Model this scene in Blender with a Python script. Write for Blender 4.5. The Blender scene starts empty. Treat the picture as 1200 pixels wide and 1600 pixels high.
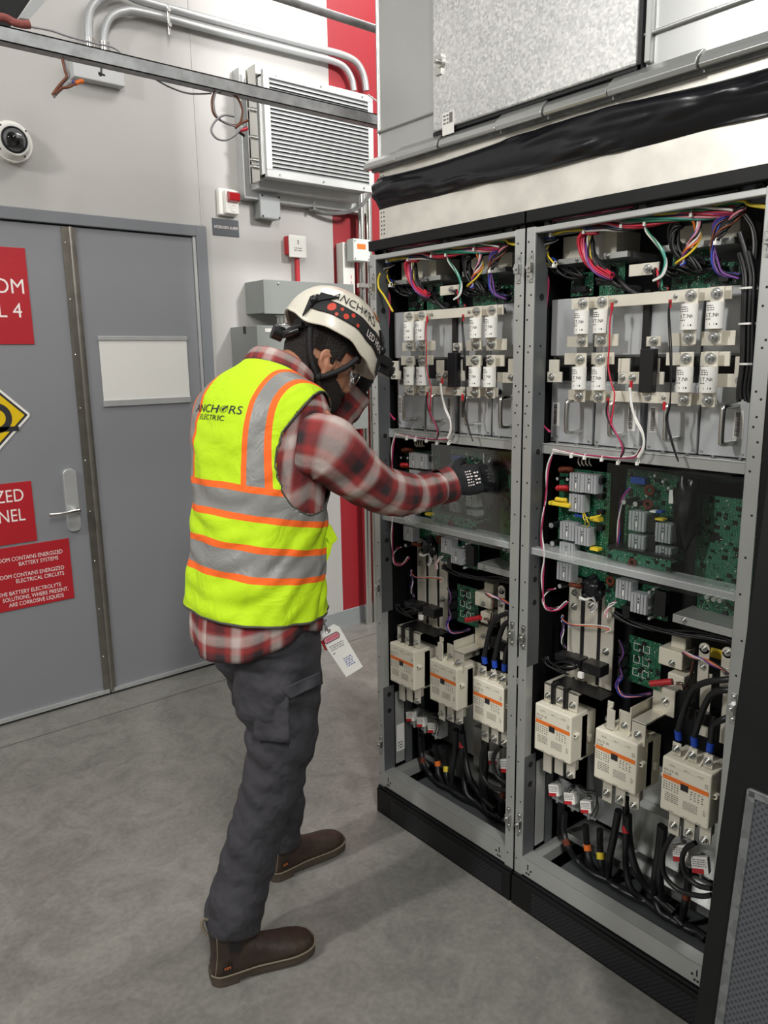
import bpy, bmesh, math, random
from mathutils import Vector, Matrix, Quaternion, noise
random.seed(7)
V = Vector
sc = bpy.context.scene
col = sc.collection

# ---------------------------------------------------------------- camera
CAM = V((0, 0, 1.58)); FPX = 1206.29
YAW, PITCH, ROLL = math.radians(-39.61567), math.radians(78.61969), math.radians(-0.92507)
RC = Matrix.Rotation(YAW, 3, 'Z') @ Matrix.Rotation(PITCH, 3, 'X') @ Matrix.Rotation(ROLL, 3, 'Z')
cd = bpy.data.cameras.new('camera'); cam = bpy.data.objects.new('camera', cd); col.objects.link(cam)
cam.matrix_world = Matrix.Translation(CAM) @ RC.to_4x4()
cd.sensor_fit = 'VERTICAL'; cd.sensor_height = 36; cd.sensor_width = 27; cd.lens = FPX * 36 / 1600
cd.clip_start = 0.05; cd.clip_end = 60
sc.camera = cam

# ---------------------------------------------------------------- world, lights, exposure
sc.view_settings.view_transform = 'Standard'; sc.view_settings.look = 'None'
sc.view_settings.gamma = 1; sc.view_settings.exposure = 0.12
w = bpy.data.worlds.new('world'); sc.world = w; w.use_nodes = True
w.node_tree.nodes['Background'].inputs[0].default_value = (0.8, 0.86, 0.9, 1)
w.node_tree.nodes['Background'].inputs[1].default_value = 0.25

def area(name, loc, target, sx, sy, power, color=(1, 0.98, 0.95)):
    l = bpy.data.lights.new(name, 'AREA'); l.shape = 'RECTANGLE'; l.size = sx; l.size_y = sy
    l.energy = power; l.color = color
    o = bpy.data.objects.new(name, l); col.objects.link(o); o.location = loc
    o.rotation_euler = (V(target) - V(loc)).to_track_quat('-Z', 'Y').to_euler()
    return o
area('strip_lamp_over_aisle', (-2.3, 1.8, 3.6), (0.8, 1.4, 0.6), 0.2, 0.8, 85)
area('strip_lamp_behind_viewer', (-0.5, -1.8, 3.9), (1.2, 0.8, 0.6), 0.3, 2.2, 125)
area('strip_lamp_over_wall', (2.6, 2.55, 4.2), (2.45, 2.9, 0), 2.0, 0.3, 40)
area('strip_lamp_behind_cabinets', (3.15, -0.5, 3.9), (2.5, 3.5, 1.9), 0.5, 0.5, 165)
area('strip_lamp_over_duct', (0.55, 0.3, 4.3), (1.0, 0.6, 0), 0.3, 2.0, 12)

# ---------------------------------------------------------------- pixel rays to real planes
def ray(u, v): return RC @ V(((u - 600) / FPX, -(v - 800) / FPX, -1))
def at_x(u, v, X): d = ray(u, v); return CAM + d * (X / d.x)
def at_y(u, v, Y): d = ray(u, v); return CAM + d * (Y / d.y)
def at_z(u, v, Z): d = ray(u, v); return CAM + d * ((Z - CAM.z) / d.z)
def near(u, v, P):
    z = (RC.transposed() @ (V(P) - CAM)).z; d = ray(u, v)
    return CAM + d * (z / (RC.transposed() @ d).z)

# ---------------------------------------------------------------- mesh builder
class MB:
    def __init__(s): s.v = []; s.f = []; s.m = []; s.uv = []; s.uv2 = []; s.sm = []
    def add(s, vs, fs, mi=0, uvs=None, uv2=None, smooth=False):
        b = len(s.v); s.v += [V(p) for p in vs]
        for k, f in enumerate(fs):
            s.f.append([b + i for i in f]); s.m.append(mi); s.sm.append(smooth)
            s.uv.append(uvs[k] if uvs else None); s.uv2.append(uv2[k] if uv2 else None)
        return s
    def box(s, a, b, mi=0):
        x0, x1 = sorted((a[0], b[0])); y0, y1 = sorted((a[1], b[1])); z0, z1 = sorted((a[2], b[2]))
        vs = [(x0,y0,z0),(x1,y0,z0),(x1,y1,z0),(x0,y1,z0),(x0,y0,z1),(x1,y0,z1),(x1,y1,z1),(x0,y1,z1)]
        return s.add(vs, [(0,3,2,1),(4,5,6,7),(0,1,5,4),(1,2,6,5),(2,3,7,6),(3,0,4,7)], mi)
    def obox(s, c, ax, ay, az, mi=0):           # oriented box: centre and three half-axis vectors
        c = V(c); ax = V(ax); ay = V(ay); az = V(az); vs = []
        for k in ((-1,-1,-1),(1,-1,-1),(1,1,-1),(-1,1,-1),(-1,-1,1),(1,-1,1),(1,1,1),(-1,1,1)):
            vs.append(c + ax*k[0] + ay*k[1] + az*k[2])
        return s.add(vs, [(0,3,2,1),(4,5,6,7),(0,1,5,4),(1,2,6,5),(2,3,7,6),(3,0,4,7)], mi)
    def prism(s, poly, d, mi=0):                # planar polygon of 3D points pushed along d
        n = len(poly); d = V(d); vs = [V(p) for p in poly] + [V(p) + d for p in poly]
        fs = [tuple(range(n - 1, -1, -1)), tuple(range(n, 2 * n))] + [(i, (i+1) % n, n + (i+1) % n, n + i) for i in range(n)]
        return s.add(vs, fs, mi)
    def cyl(s, p0, p1, r, n=16, r1=None, mi=0, cap=True):
        p0 = V(p0); p1 = V(p1); d = (p1 - p0).normalized(); q = d.to_track_quat('Z', 'Y')
        a = q @ V((1,0,0)); b = q @ V((0,1,0)); r1 = r if r1 is None else r1
        vs = [p0 + (a*math.cos(t) + b*math.sin(t))*r for t in [2*math.pi*i/n for i in range(n)]]
        vs += [p1 + (a*math.cos(t) + b*math.sin(t))*r1 for t in [2*math.pi*i/n for i in range(n)]]
        s.add(vs, [(i, (i+1) % n, n + (i+1) % n, n + i) for i in range(n)], mi, smooth=True)
        if cap: s.add(vs, [tuple(range(n-1, -1, -1)), tuple(range(n, 2*n))], mi)
        return s
    def loft(s, rings, mi=0, cap=True, uvs=None, uv2=None, smooth=True, closed=True):
        m = len(rings); n = len(rings[0]); vs = [p for r in rings for p in r]; fs = []; U = []; U2 = []
        for j in range(m - 1):
            for i in range(n if closed else n - 1):
                k = (i + 1) % n; fs.append((j*n+i, j*n+k, (j+1)*n+k, (j+1)*n+i))
                for (src, dst) in ((uvs, U), (uv2, U2)):
                    if src:
                        a, b, c, d = src[j][i], src[j][i+1], src[j+1][i+1], src[j+1][i]
                        dst.append((a, b, c, d))
        s.add(vs, fs, mi, U or None, U2 or None, smooth)
        if cap: s.add(vs, [tuple(range(n-1, -1, -1)), tuple(range((m-1)*n, m*n))], mi, smooth=smooth)
        return s
    def tube(s, pts, r, n=8, mi=0, sub=5, cap=True):
        P = smooth_path(pts, sub) if sub > 1 and len(pts) > 2 else [V(p) for p in pts]
        fr = frames(P); rings = []
        for k, (p, (t, a, b)) in enumerate(zip(P, fr)):
            rr = r(k / (len(P)-1)) if callable(r) else r
            rings.append([p + (a*math.cos(2*math.pi*i/n) + b*math.sin(2*math.pi*i/n))*rr for i in range(n)])
        return s.loft(rings, mi, cap)
    def ball(s, c, r, n=12, m=8, mi=0, sc=(1,1,1), q=None):
        c = V(c); rings = []
        for j in range(m + 1):
            ph = math.pi * (0.02 + 0.96 * j / m); ring = []
            for i in range(n):
                t = 2*math.pi*i/n; p = V((math.sin(ph)*math.cos(t)*r*sc[0], math.sin(ph)*math.sin(t)*r*sc[1], -math.cos(ph)*r*sc[2]))
                ring.append(c + (q @ p if q else p))
            rings.append(ring)
        return s.loft(rings, mi)
    def torus(s, c, axis, R, r, n=24, m=8, mi=0):
        c = V(c); q = V(axis).to_track_quat('Z', 'Y'); vs = []; fs = []
        for i in range(n):
            t = 2*math.pi*i/n; e = V((math.cos(t), math.sin(t), 0))
            for j in range(m):
                a = 2*math.pi*j/m; vs.append(c + q @ (e*(R + r*math.cos(a)) + V((0,0,r*math.sin(a)))))
        for i in range(n):
            for j in range(m):
                fs.append((i*m+j, ((i+1)%n)*m+j, ((i+1)%n)*m+(j+1)%m, i*m+(j+1)%m))
        return s.add(vs, fs, mi, smooth=True)
    def next(s):                                # the following geometry is a piece of its own
        s.marks = getattr(s, 'marks', []) + [(len(s.v), len(s.f))]; return s
    def builds(s, name, mats, parent=None, bevel=0):      # one object per marked piece
        mk = getattr(s, 'marks', []) + [(len(s.v), len(s.f))]; out = []
        if mk[0] != (0, 0): mk = [(0, 0)] + mk
        for (v0, f0), (v1, f1) in zip(mk, mk[1:]):
            if f1 == f0: continue
            q = MB(); q.v = s.v[v0:v1]; q.f = [[i - v0 for i in f] for f in s.f[f0:f1]]; q.m = s.m[f0:f1]; q.uv = s.uv[f0:f1]; q.uv2 = s.uv2[f0:f1]; q.sm = s.sm[f0:f1]
            out.append(q.build(name, mats, parent, bevel))
        return out
    def build(s, name, mats, parent=None, bevel=0, origin=None):
        me = bpy.data.meshes.new(name)
        if origin is None:
            xs = [p.x for p in s.v]; ys = [p.y for p in s.v]; zs = [p.z for p in s.v]
            origin = V(((min(xs)+max(xs))/2, (min(ys)+max(ys))/2, min(zs)))
        me.from_pydata([p - origin for p in s.v], [], s.f)
        for m in (mats if isinstance(mats, (list, tuple)) else [mats]): me.materials.append(m)
        me.polygons.foreach_set('material_index', s.m); me.polygons.foreach_set('use_smooth', s.sm)
        for nm, src in (('UVMap', s.uv), ('UV2', s.uv2)):
            if any(u is not None for u in src):
                L = me.uv_layers.new(name=nm)
                for p, u in zip(me.polygons, src):
                    if u:
                        for li, c in zip(p.loop_indices, u): L.data[li].uv = c
        bm = bmesh.new(); bm.from_mesh(me); bmesh.ops.recalc_face_normals(bm, faces=bm.faces); bm.to_mesh(me); bm.free()
        o = bpy.data.objects.new(name, me); col.objects.link(o)
        if parent is not None: o.parent = parent; o.location = origin - wloc(parent)
        else: o.location = origin
        if bevel:
            b = o.modifiers.new('bevel', 'BEVEL'); b.width = bevel; b.segments = 2; b.limit_method = 'ANGLE'
        return o

def wloc(o):
    p = V(o.location)
    while o.parent: o = o.parent; p += V(o.location)
    return p
def smooth_path(pts, sub=5):
    P = [V(p) for p in pts]; out = []
    for i in range(len(P) - 1):
        p0 = P[max(i-1, 0)]; p1 = P[i]; p2 = P[i+1]; p3 = P[min(i+2, len(P)-1)]
        for k in range(sub):
            t = k / sub
            out.append(0.5*((2*p1) + (p2-p0)*t + (2*p0-5*p1+4*p2-p3)*t*t + (3*p1-p0-3*p2+p3)*t**3))
    return out + [P[-1]]
def frames(P):
    T = [(P[min(i+1, len(P)-1)] - P[max(i-1, 0)]).normalized() for i in range(len(P))]
    a = T[0].orthogonal().normalized(); out = []
    for i, t in enumerate(T):
        if i: a = T[i-1].rotation_difference(t) @ a
        a = (a - t*a.dot(t)).normalized(); out.append((t, a, t.cross(a)))
    return out

def tag(o, label, cat, group=None, kind=None):
    o['label'] = label
    if cat: o['category'] = cat
    if group: o['group'] = group
    if kind: o['kind'] = kind
    return o
def root(name, label, cat, loc, group=None):
    o = bpy.data.objects.new(name, None); col.objects.link(o); o.location = loc; o.empty_display_size = 0.05
    return tag(o, label, cat, group)
def struct(o, label=None):
    o['kind'] = 'structure'
    if label: o['label'] = label
    return o
def lab(o, label): o['label'] = label; return o
def copy_tree(o, parent=None, shift=None):
    c = o.copy(); col.objects.link(c); c.parent = parent
    if shift is not None: c.location = V(o.location) + V(shift)
    for ch in [x for x in bpy.data.objects if x.parent == o]: copy_tree(ch, c)
    return c

# ---------------------------------------------------------------- materials
def lin(h):
    h = h.lstrip('#'); r = []
    for i in (0, 2, 4):
        c = int(h[i:i+2], 16) / 255; r.append(c/12.92 if c <= 0.04045 else ((c+0.055)/1.055)**2.4)
    return (*r, 1)
def newmat(name):
    m = bpy.data.materials.new(name); m.use_nodes = True; nt = m.node_tree
    return m, nt, nt.nodes['Principled BSDF']
def N(nt, t, **k):
    n = nt.nodes.new(t)
    for a, b in k.items(): setattr(n, a, b)
    return n
def mat(name, color, rough=0.5, metal=0.0, var=0.0, vscale=8, bump=0.0, bscale=60, coat=0, bdist=0.01, spec=None, c2=None, detail=4, stretch=None):
    m, nt, p = newmat(name); L = nt.links
    c = lin(color); p.inputs['Base Color'].default_value = c; p.inputs['Roughness'].default_value = rough
    p.inputs['Metallic'].default_value = metal; p.inputs['Coat Weight'].default_value = coat
    if spec is not None: p.inputs['Specular IOR Level'].default_value = spec
    if var or c2 or bump:
        tc = N(nt, 'ShaderNodeTexCoord'); mp = N(nt, 'ShaderNodeMapping'); L.new(tc.outputs['Object'], mp.inputs[0])
        if stretch: mp.inputs['Scale'].default_value = stretch
    if var or c2:
        nz = N(nt, 'ShaderNodeTexNoise'); nz.inputs['Scale'].default_value = vscale; nz.inputs['Detail'].default_value = detail
        L.new(mp.outputs[0], nz.inputs[0])
        rp = N(nt, 'ShaderNodeValToRGB'); L.new(nz.outputs[0], rp.inputs[0])
        a = lin(c2) if c2 else tuple(max(0, x*(1-var)) for x in c[:3]) + (1,)
        b = c if c2 else tuple(min(1, x*(1+var)) for x in c[:3]) + (1,)
        rp.color_ramp.elements[0].position = 0.35; rp.color_ramp.elements[1].position = 0.65
        rp.color_ramp.elements[0].color = a; rp.color_ramp.elements[1].color = b
        L.new(rp.outputs[0], p.inputs['Base Color'])
    if bump:
        nb = N(nt, 'ShaderNodeTexNoise'); nb.inputs['Scale'].default_value = bscale; nb.inputs['Detail'].default_value = 3
        L.new(mp.outputs[0], nb.inputs[0]); bp = N(nt, 'ShaderNodeBump'); bp.inputs['Strength'].default_value = bump
        bp.inputs['Distance'].default_value = bdist
        L.new(nb.outputs[0], bp.inputs['Height']); L.new(bp.outputs[0], p.inputs['Normal'])
    return m
def math_(nt, op, a, b=None):
    n = N(nt, 'ShaderNodeMath', operation=op)
    for i, x in enumerate((a, b)):
        if x is None: continue
        if isinstance(x, (int, float)): n.inputs[i].default_value = x
        else: nt.links.new(x, n.inputs[i])
    return n.outputs[0]
def mixc(nt, f, a, b, mode='MIX'):
    n = N(nt, 'ShaderNodeMix', data_type='RGBA', blend_type=mode)
    for i, x in ((0, f), (6, a), (7, b)):
        if isinstance(x, (int, float)): n.inputs[i].default_value = x
        elif isinstance(x, tuple): n.inputs[i].default_value = x
        else: nt.links.new(x, n.inputs[i])
    return n.outputs[2]

def galvanized(name, base='#B4B6B4', dark='#8E9190', rough=0.36, scale=90):
    m, nt, p = newmat(name); L = nt.links; tc = N(nt, 'ShaderNodeTexCoord')
    vo = N(nt, 'ShaderNodeTexVoronoi'); vo.inputs['Scale'].default_value = scale; L.new(tc.outputs['Object'], vo.inputs['Vector'])
    nz = N(nt, 'ShaderNodeTexNoise'); nz.inputs['Scale'].default_value = 3.0; nz.inputs['Detail'].default_value = 6; L.new(tc.outputs['Object'], nz.inputs[0])
    sp = N(nt, 'ShaderNodeSeparateColor'); L.new(vo.outputs['Color'], sp.inputs[0])
    f = math_(nt, 'ADD', math_(nt, 'MULTIPLY', sp.outputs[0], 0.45), math_(nt, 'MULTIPLY', nz.outputs[0], 0.6))
    L.new(mixc(nt, f, lin(dark), lin(base)), p.inputs['Base Color']); p.inputs['Metallic'].default_value = 0.85
    L.new(math_(nt, 'ADD', math_(nt, 'MULTIPLY', sp.outputs[1], 0.16), math_(nt, 'ADD', math_(nt, 'MULTIPLY', nz.outputs[0], 0.15), rough - 0.1)), p.inputs['Roughness'])
    return m
M = {}
M['duct'] = mat('galvanized_duct', '#C4C6C4', 0.3, 0.85, var=0.07, vscale=2.2, detail=8, bump=0.02, bscale=9)
M['spangle'] = galvanized('galvanized_spangle', '#F0F0EC', '#A4A6A8', 0.42, 170)
M['plate'] = mat('galvanized_plate', '#E4E1D8', 0.4, 0.6, var=0.10, vscale=12, detail=10)
M['rail'] = galvanized('galvanized_rail', '#9B9E9E', '#6F7273', 0.5, 60)
M['strut'] = mat('strut_steel', '#A3A6A7', 0.5, 0.25, var=0.18, vscale=25, bump=0.1)
M['frame'] = mat('cabinet_frame_steel', '#B4B6B3', 0.42, 0.5, var=0.06, vscale=6)
M['inner'] = mat('cabinet_inner_steel', '#6E7273', 0.45, 0.6, var=0.08, vscale=5)
M['module'] = mat('module_front_steel', '#C2C5C7', 0.42, 0.45, var=0.06, vscale=7)
M['chrome'] = mat('bright_zinc', '#D6D6D2', 0.22, 1.0)
M['bolt'] = mat('zinc_bolt', '#C4C5C2', 0.28, 0.95, var=0.15, vscale=120)
M['tin'] = mat('tin_plated_bar', '#E4DFD0', 0.36, 0.4, var=0.05, vscale=9)
M['alu'] = mat('aluminium', '#C6C8C8', 0.4, 0.55, var=0.05, vscale=12)
M['sink'] = mat('heatsink_aluminium', '#B6B9BC', 0.5, 0.45, var=0.06, vscale=30)
M['louver'] = mat('louver_aluminium', '#C2C4C3', 0.45, 0.2, var=0.05, vscale=6)
M['lgrey'] = mat('satin_steel_door_trim', '#8d8a82', 0.35, 0.8, var=0.12, vscale=14)
M['black'] = mat('black_powder_coat', '#0f1011', 0.5, 0.0, var=0.15, vscale=8, bump=0.05, bscale=400, spec=0.3)
M['dark'] = mat('dark_interior', '#101113', 0.6)
M['blackgloss'] = mat('black_plastic', '#141416', 0.35)
M['rubber'] = mat('cable_rubber', '#17181a', 0.42)
M['foil'] = mat('black_rubber_sheet', '#0e0f14', 0.3, 0, bump=0.25, bscale=14)
M['cream'] = mat('cream_plastic', '#E2DDCB', 0.5)
M['cream2'] = mat('dull_cream_plastic', '#9b978b', 0.6)  # darker, greyer cream plastic of the lower terminal covers
M['white'] = mat('white_plastic', '#E9E8E2', 0.45)
M['ceramic'] = mat('white_ceramic', '#E7E6E0', 0.35, coat=0.2)
M['paper'] = mat('white_paper', '#DAD9D4', 0.7)
M['ink'] = mat('black_ink', '#26262A', 0.6)
M['greyink'] = mat('grey_ink', '#6E6A66', 0.6)
M['whiteink'] = mat('white_ink', '#F1E6E2', 0.6)
M['orange'] = mat('orange_band', '#E9772B', 0.5)
M['redplastic'] = mat('red_plastic', '#B31F28', 0.35)
M['redsign'] = mat('red_sign', '#B0202A', 0.42, var=0.04, vscale=3)
M['redlens'] = mat('red_lens', '#A8161D', 0.15, coat=0.5)
M['yellow'] = mat('yellow_tape', '#E0C530', 0.5)
M['yellowsign'] = mat('yellow_sign', '#DFBC06', 0.45)
M['copper'] = mat('copper_winding', '#6E3420', 0.4, 0.4, bump=0.5, bscale=300)
M['bluep'] = mat('blue_plastic', '#20489B', 0.4)
M['navy'] = mat('navy_sleeve', '#1E47B0', 0.4)
M['doorgrey'] = mat('grey_door_paint', '#84868A', 0.45, var=0.03, vscale=1.2, bump=0.03, bscale=250)
M['framegrey'] = mat('grey_frame_paint', '#777A7E', 0.5, var=0.04, vscale=2)
M['boxgrey'] = mat('grey_box_paint', '#858986', 0.45, var=0.03, vscale=3)
M['signgrey'] = mat('charcoal_sign', '#4C5155', 0.5)
M['basegrey'] = mat('grey_cove_base', '#8B9091', 0.45, var=0.05, vscale=3)
M['skin'] = mat('skin', '#B98266', 0.5, var=0.08, vscale=14)
M['conduit'] = mat('conduit_steel', '#B0B2B3', 0.42, 0.4)
M['hair'] = mat('dark_hair', '#1c1715', 0.6, var=0.3, vscale=200, bump=0.8, bscale=260)
M['beard'] = mat('dark_beard', '#1d1613', 0.75, var=0.3, vscale=180, bump=0.8, bscale=300)
M['glove'] = mat('black_glove', '#1a1b1e', 0.7, bump=0.3, bscale=350)
M['strap'] = mat('black_webbing', '#18181a', 0.65, bump=0.2, bscale=500)
M['pants'] = mat('charcoal_work_trousers', '#343338', 0.8, var=0.10, vscale=4, bump=1.0, bscale=9, bdist=0.03)
M['leather'] = mat('brown_boot_leather', '#33271F', 0.55, var=0.22, vscale=16, bump=0.15, bscale=80)
M['sole'] = mat('boot_sole', '#443A30', 0.7, var=0.15, vscale=20)
M['solewelt'] = mat('boot_welt', '#7a705f', 0.7)
M['helmet'] = mat('white_helmet_shell', '#D9D4C4', 0.3, coat=0.3, var=0.03, vscale=5)
M['redlight'] = mat('red_dots', '#C53A22', 0.4)
M['pcbdark'] = mat('dark_solder_mask', '#0C2A1E', 0.45)
for nm, c in dict(red='#C2263C', magenta='#A82A58', yellow='#D8BF2C', green='#1F7A5A', blue='#2740A0', purple='#6A3C86', white='#DDDCD6',
                  black='#151517', orange='#D8702C', brown='#6B3A22', pink='#D68A96', teal='#3E9C8C', grey='#8a8a8c').items():
    M['w_' + nm] = mat('wire_' + nm, c, 0.4)

def clear(name, tint=(0.9, 0.93, 0.92, 1), alpha=0.22, rough=0.12):
    m, nt, p = newmat(name); L = nt.links
    tr = N(nt, 'ShaderNodeBsdfTransparent'); gs = N(nt, 'ShaderNodeBsdfGlossy'); mx = N(nt, 'ShaderNodeMixShader'); gs.inputs['Roughness'].default_value = rough
    tr.inputs[0].default_value = tint; lw = N(nt, 'ShaderNodeLayerWeight'); lw.inputs[0].default_value = 0.35
    L.new(math_(nt, 'ADD', alpha, math_(nt, 'MULTIPLY', lw.outputs['Fresnel'], 0.18)), mx.inputs[0])
    L.new(tr.outputs[0], mx.inputs[1]); L.new(gs.outputs[0], mx.inputs[2]); L.new(mx.outputs[0], nt.nodes['Material Output'].inputs[0]); return m
M['clear'] = mat('clear_acrylic', '#E6EAEA', 0.12); M['clear'].node_tree.nodes['Principled BSDF'].inputs['Alpha'].default_value = 0.26
M['clearwrap'] = clear('clear_film', (.93, .95, .94, 1), alpha=0.02, rough=0.15)
M['glass'] = clear('lens_glass', (0.9, 0.93, 0.93, 1), 0.05, 0.02)
M['domeglass'] = clear('smoked_dome', (0.45, 0.46, 0.48, 1), 0.08, 0.04)

def wall_mat():
    m, nt, p = newmat('painted_wall_white_with_red_field'); L = nt.links; tc = N(nt, 'ShaderNodeTexCoord')
    sx = N(nt, 'ShaderNodeSeparateXYZ'); g = N(nt, 'ShaderNodeNewGeometry'); L.new(g.outputs['Position'], sx.inputs[0])
    red = math_(nt, 'GREATER_THAN', sx.outputs[0], 2.603)
    nz = N(nt, 'ShaderNodeTexNoise'); nz.inputs['Scale'].default_value = 2.2; nz.inputs['Detail'].default_value = 6
    L.new(g.outputs['Position'], nz.inputs[0])
    wh = mixc(nt, nz.outputs[0], lin('#B0AEAB'), lin('#BBB9B6'))
    rd = mixc(nt, nz.outputs[0], lin('#8F1B25'), lin('#9A1F29'))
    L.new(mixc(nt, red, wh, rd), p.inputs['Base Color']); p.inputs['Roughness'].default_value = 0.45
    nb = N(nt, 'ShaderNodeTexNoise'); nb.inputs['Scale'].default_value = 120; L.new(g.outputs['Position'], nb.inputs[0])
    bp = N(nt, 'ShaderNodeBump'); bp.inputs['Strength'].default_value = 0.06; bp.inputs['Distance'].default_value = 0.004
    L.new(nb.outputs[0], bp.inputs['Height']); L.new(bp.outputs[0], p.inputs['Normal'])
    return m
M['wall'] = wall_mat()

def floor_mat():
    m, nt, p = newmat('sealed_concrete_floor'); L = nt.links; g = N(nt, 'ShaderNodeNewGeometry')
    def nz(s, d, dist=0, rough=0.55):
        n = N(nt, 'ShaderNodeTexNoise'); n.inputs['Scale'].default_value = s; n.inputs['Detail'].default_value = d
        n.inputs['Distortion'].default_value = dist; n.inputs['Roughness'].default_value = rough; L.new(g.outputs['Position'], n.inputs[0]); return n.outputs[0]
    def ramp(x, a, b, pa=0.35, pb=0.65):
        r = N(nt, 'ShaderNodeValToRGB'); L.new(x, r.inputs[0]); r.color_ramp.elements[0].position = pa; r.color_ramp.elements[1].position = pb
        r.color_ramp.elements[0].color = lin(a); r.color_ramp.elements[1].color = lin(b); return r.outputs[0]
    c = ramp(nz(1.6, 6, 0.6), '#64635E', '#84827C')
    c = mixc(nt, 0.45, c, ramp(nz(6.5, 8, 1.2, 0.65), '#575652', '#918F88', 0.35, 0.62))
    c = mixc(nt, 0.25, c, ramp(nz(60, 4), '#5b5b58', '#95948e', 0.3, 0.7))
    spk = math_(nt, 'GREATER_THAN', nz(26, 2), 0.79)
    c = mixc(nt, math_(nt, 'MULTIPLY', spk, 0.3), c, lin('#C2BDB2'))
    L.new(c, p.inputs['Base Color'])
    L.new(math_(nt, 'ADD', math_(nt, 'MULTIPLY', nz(4, 5), 0.3), 0.3), p.inputs['Roughness'])
    bp = N(nt, 'ShaderNodeBump'); bp.inputs['Strength'].default_value = 0.08; bp.inputs['Distance'].default_value = 0.01
    L.new(nz(35, 6), bp.inputs['Height']); L.new(bp.outputs[0], p.inputs['Normal'])
    return m
M['floor'] = floor_mat()

def pcb_mat(name, base='#0C3F2C', trace='#257551', scale=45):
    m, nt, p = newmat(name); L = nt.links; tc = N(nt, 'ShaderNodeTexCoord')
    mp = N(nt, 'ShaderNodeMapping'); L.new(tc.outputs['Object'], mp.inputs[0]); mp.inputs['Rotation'].default_value = (0, math.radians(90), 0)
    br = N(nt, 'ShaderNodeTexBrick'); br.inputs['Scale'].default_value = scale; br.inputs['Mortar Size'].default_value = 0.035
    br.inputs['Color1'].default_value = lin(base); br.inputs['Color2'].default_value = tuple(x*1.35 for x in lin(base)[:3]) + (1,)
    br.inputs['Mortar'].default_value = lin(trace); L.new(mp.outputs[0], br.inputs['Vector'])
    vo = N(nt, 'ShaderNodeTexVoronoi', feature='F1', distance='CHEBYCHEV'); vo.inputs['Scale'].default_value = scale*4; L.new(tc.outputs['Object'], vo.inputs['Vector'])
    pad = math_(nt, 'LESS_THAN', vo.outputs['Distance'], 0.17)
    c = mixc(nt, math_(nt, 'MULTIPLY', pad, 0.8), br.outputs[0], lin('#B9BDAE'))
    L.new(c, p.inputs['Base Color']); p.inputs['Roughness'].default_value = 0.35; return m
M['pcb'] = pcb_mat('green_circuit_board'); M['pcb2'] = pcb_mat('green_circuit_board_fine', '#0D432F', '#4C9678', 70)

def mesh_mat(name, c1, c2, scale):
    m, nt, p = newmat(name); L = nt.links; g = N(nt, 'ShaderNodeTexCoord')
    sx = N(nt, 'ShaderNodeSeparateXYZ'); L.new(g.outputs['Object'], sx.inputs[0])
    a = math_(nt, 'SINE', math_(nt, 'MULTIPLY', sx.outputs[1], scale)); b = math_(nt, 'SINE', math_(nt, 'MULTIPLY', sx.outputs[2], scale))
    h = math_(nt, 'GREATER_THAN', math_(nt, 'MULTIPLY', a, b), 0.28)
    L.new(mixc(nt, h, lin(c1), lin(c2)), p.inputs['Base Color']); p.inputs['Roughness'].default_value = 0.45; p.inputs['Metallic'].default_value = 0.3
    return m
M['perf'] = mesh_mat('perforated_grey_sheet', '#54575B', '#3A3C40', 520)
M['grille'] = mesh_mat('perforated_black_sheet', '#26282B', '#050506', 480)

def uvsep(nt, layer):
    u = N(nt, 'ShaderNodeUVMap', uv_map=layer); s = N(nt, 'ShaderNodeSeparateXYZ'); nt.links.new(u.outputs[0], s.inputs[0]); return s.outputs[0], s.outputs[1]
def plaid_mat():
    m, nt, p = newmat('red_black_white_plaid_flannel'); L = nt.links; u, v = uvsep(nt, 'UVMap')
    def axis(x, per, stops):
        f = math_(nt, 'FRACT', math_(nt, 'DIVIDE', x, per)); r = N(nt, 'ShaderNodeValToRGB'); L.new(f, r.inputs[0])
        e = r.color_ramp.elements; e[0].position = stops[0][0]; e[0].color = lin(stops[0][1]); e[1].position = stops[1][0]; e[1].color = lin(stops[1][1])
        for po, c in stops[2:]: q = e.new(po); q.color = lin(c)
        r.color_ramp.interpolation = 'LINEAR'; return r.outputs[0]
    st = [(0.0, '#6E2325'), (0.16, '#6E2325'), (0.26, '#2b2125'), (0.42, '#33272A'), (0.52, '#96302F'), (0.62, '#8B3A38'), (0.70, '#B9A9A3'), (0.86, '#C2B3AD'), (0.96, '#8E3A38')]
    a = axis(u, 0.10, st); b = axis(math_(nt, 'ADD', v, 10.0), 0.105, st)
    c = mixc(nt, 0.5, a, b)
    nz = N(nt, 'ShaderNodeTexNoise'); nz.inputs['Scale'].default_value = 400; tc = N(nt, 'ShaderNodeTexCoord'); L.new(tc.outputs['Object'], nz.inputs[0])
    c = mixc(nt, 0.12, c, nz.outputs[1], 'OVERLAY')
    L.new(c, p.inputs['Base Color']); p.inputs['Roughness'].default_value = 0.9
    n2 = N(nt, 'ShaderNodeTexNoise'); n2.inputs['Scale'].default_value = 18; n2.inputs['Detail'].default_value = 3; L.new(tc.outputs['Object'], n2.inputs[0])
    bp = N(nt, 'ShaderNodeBump'); bp.inputs['Strength'].default_value = 0.5; bp.inputs['Distance'].default_value = 0.015
    L.new(n2.outputs[0], bp.inputs['Height']); L.new(bp.outputs[0], p.inputs['Normal'])
    return m
M['plaid'] = plaid_mat()

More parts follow.
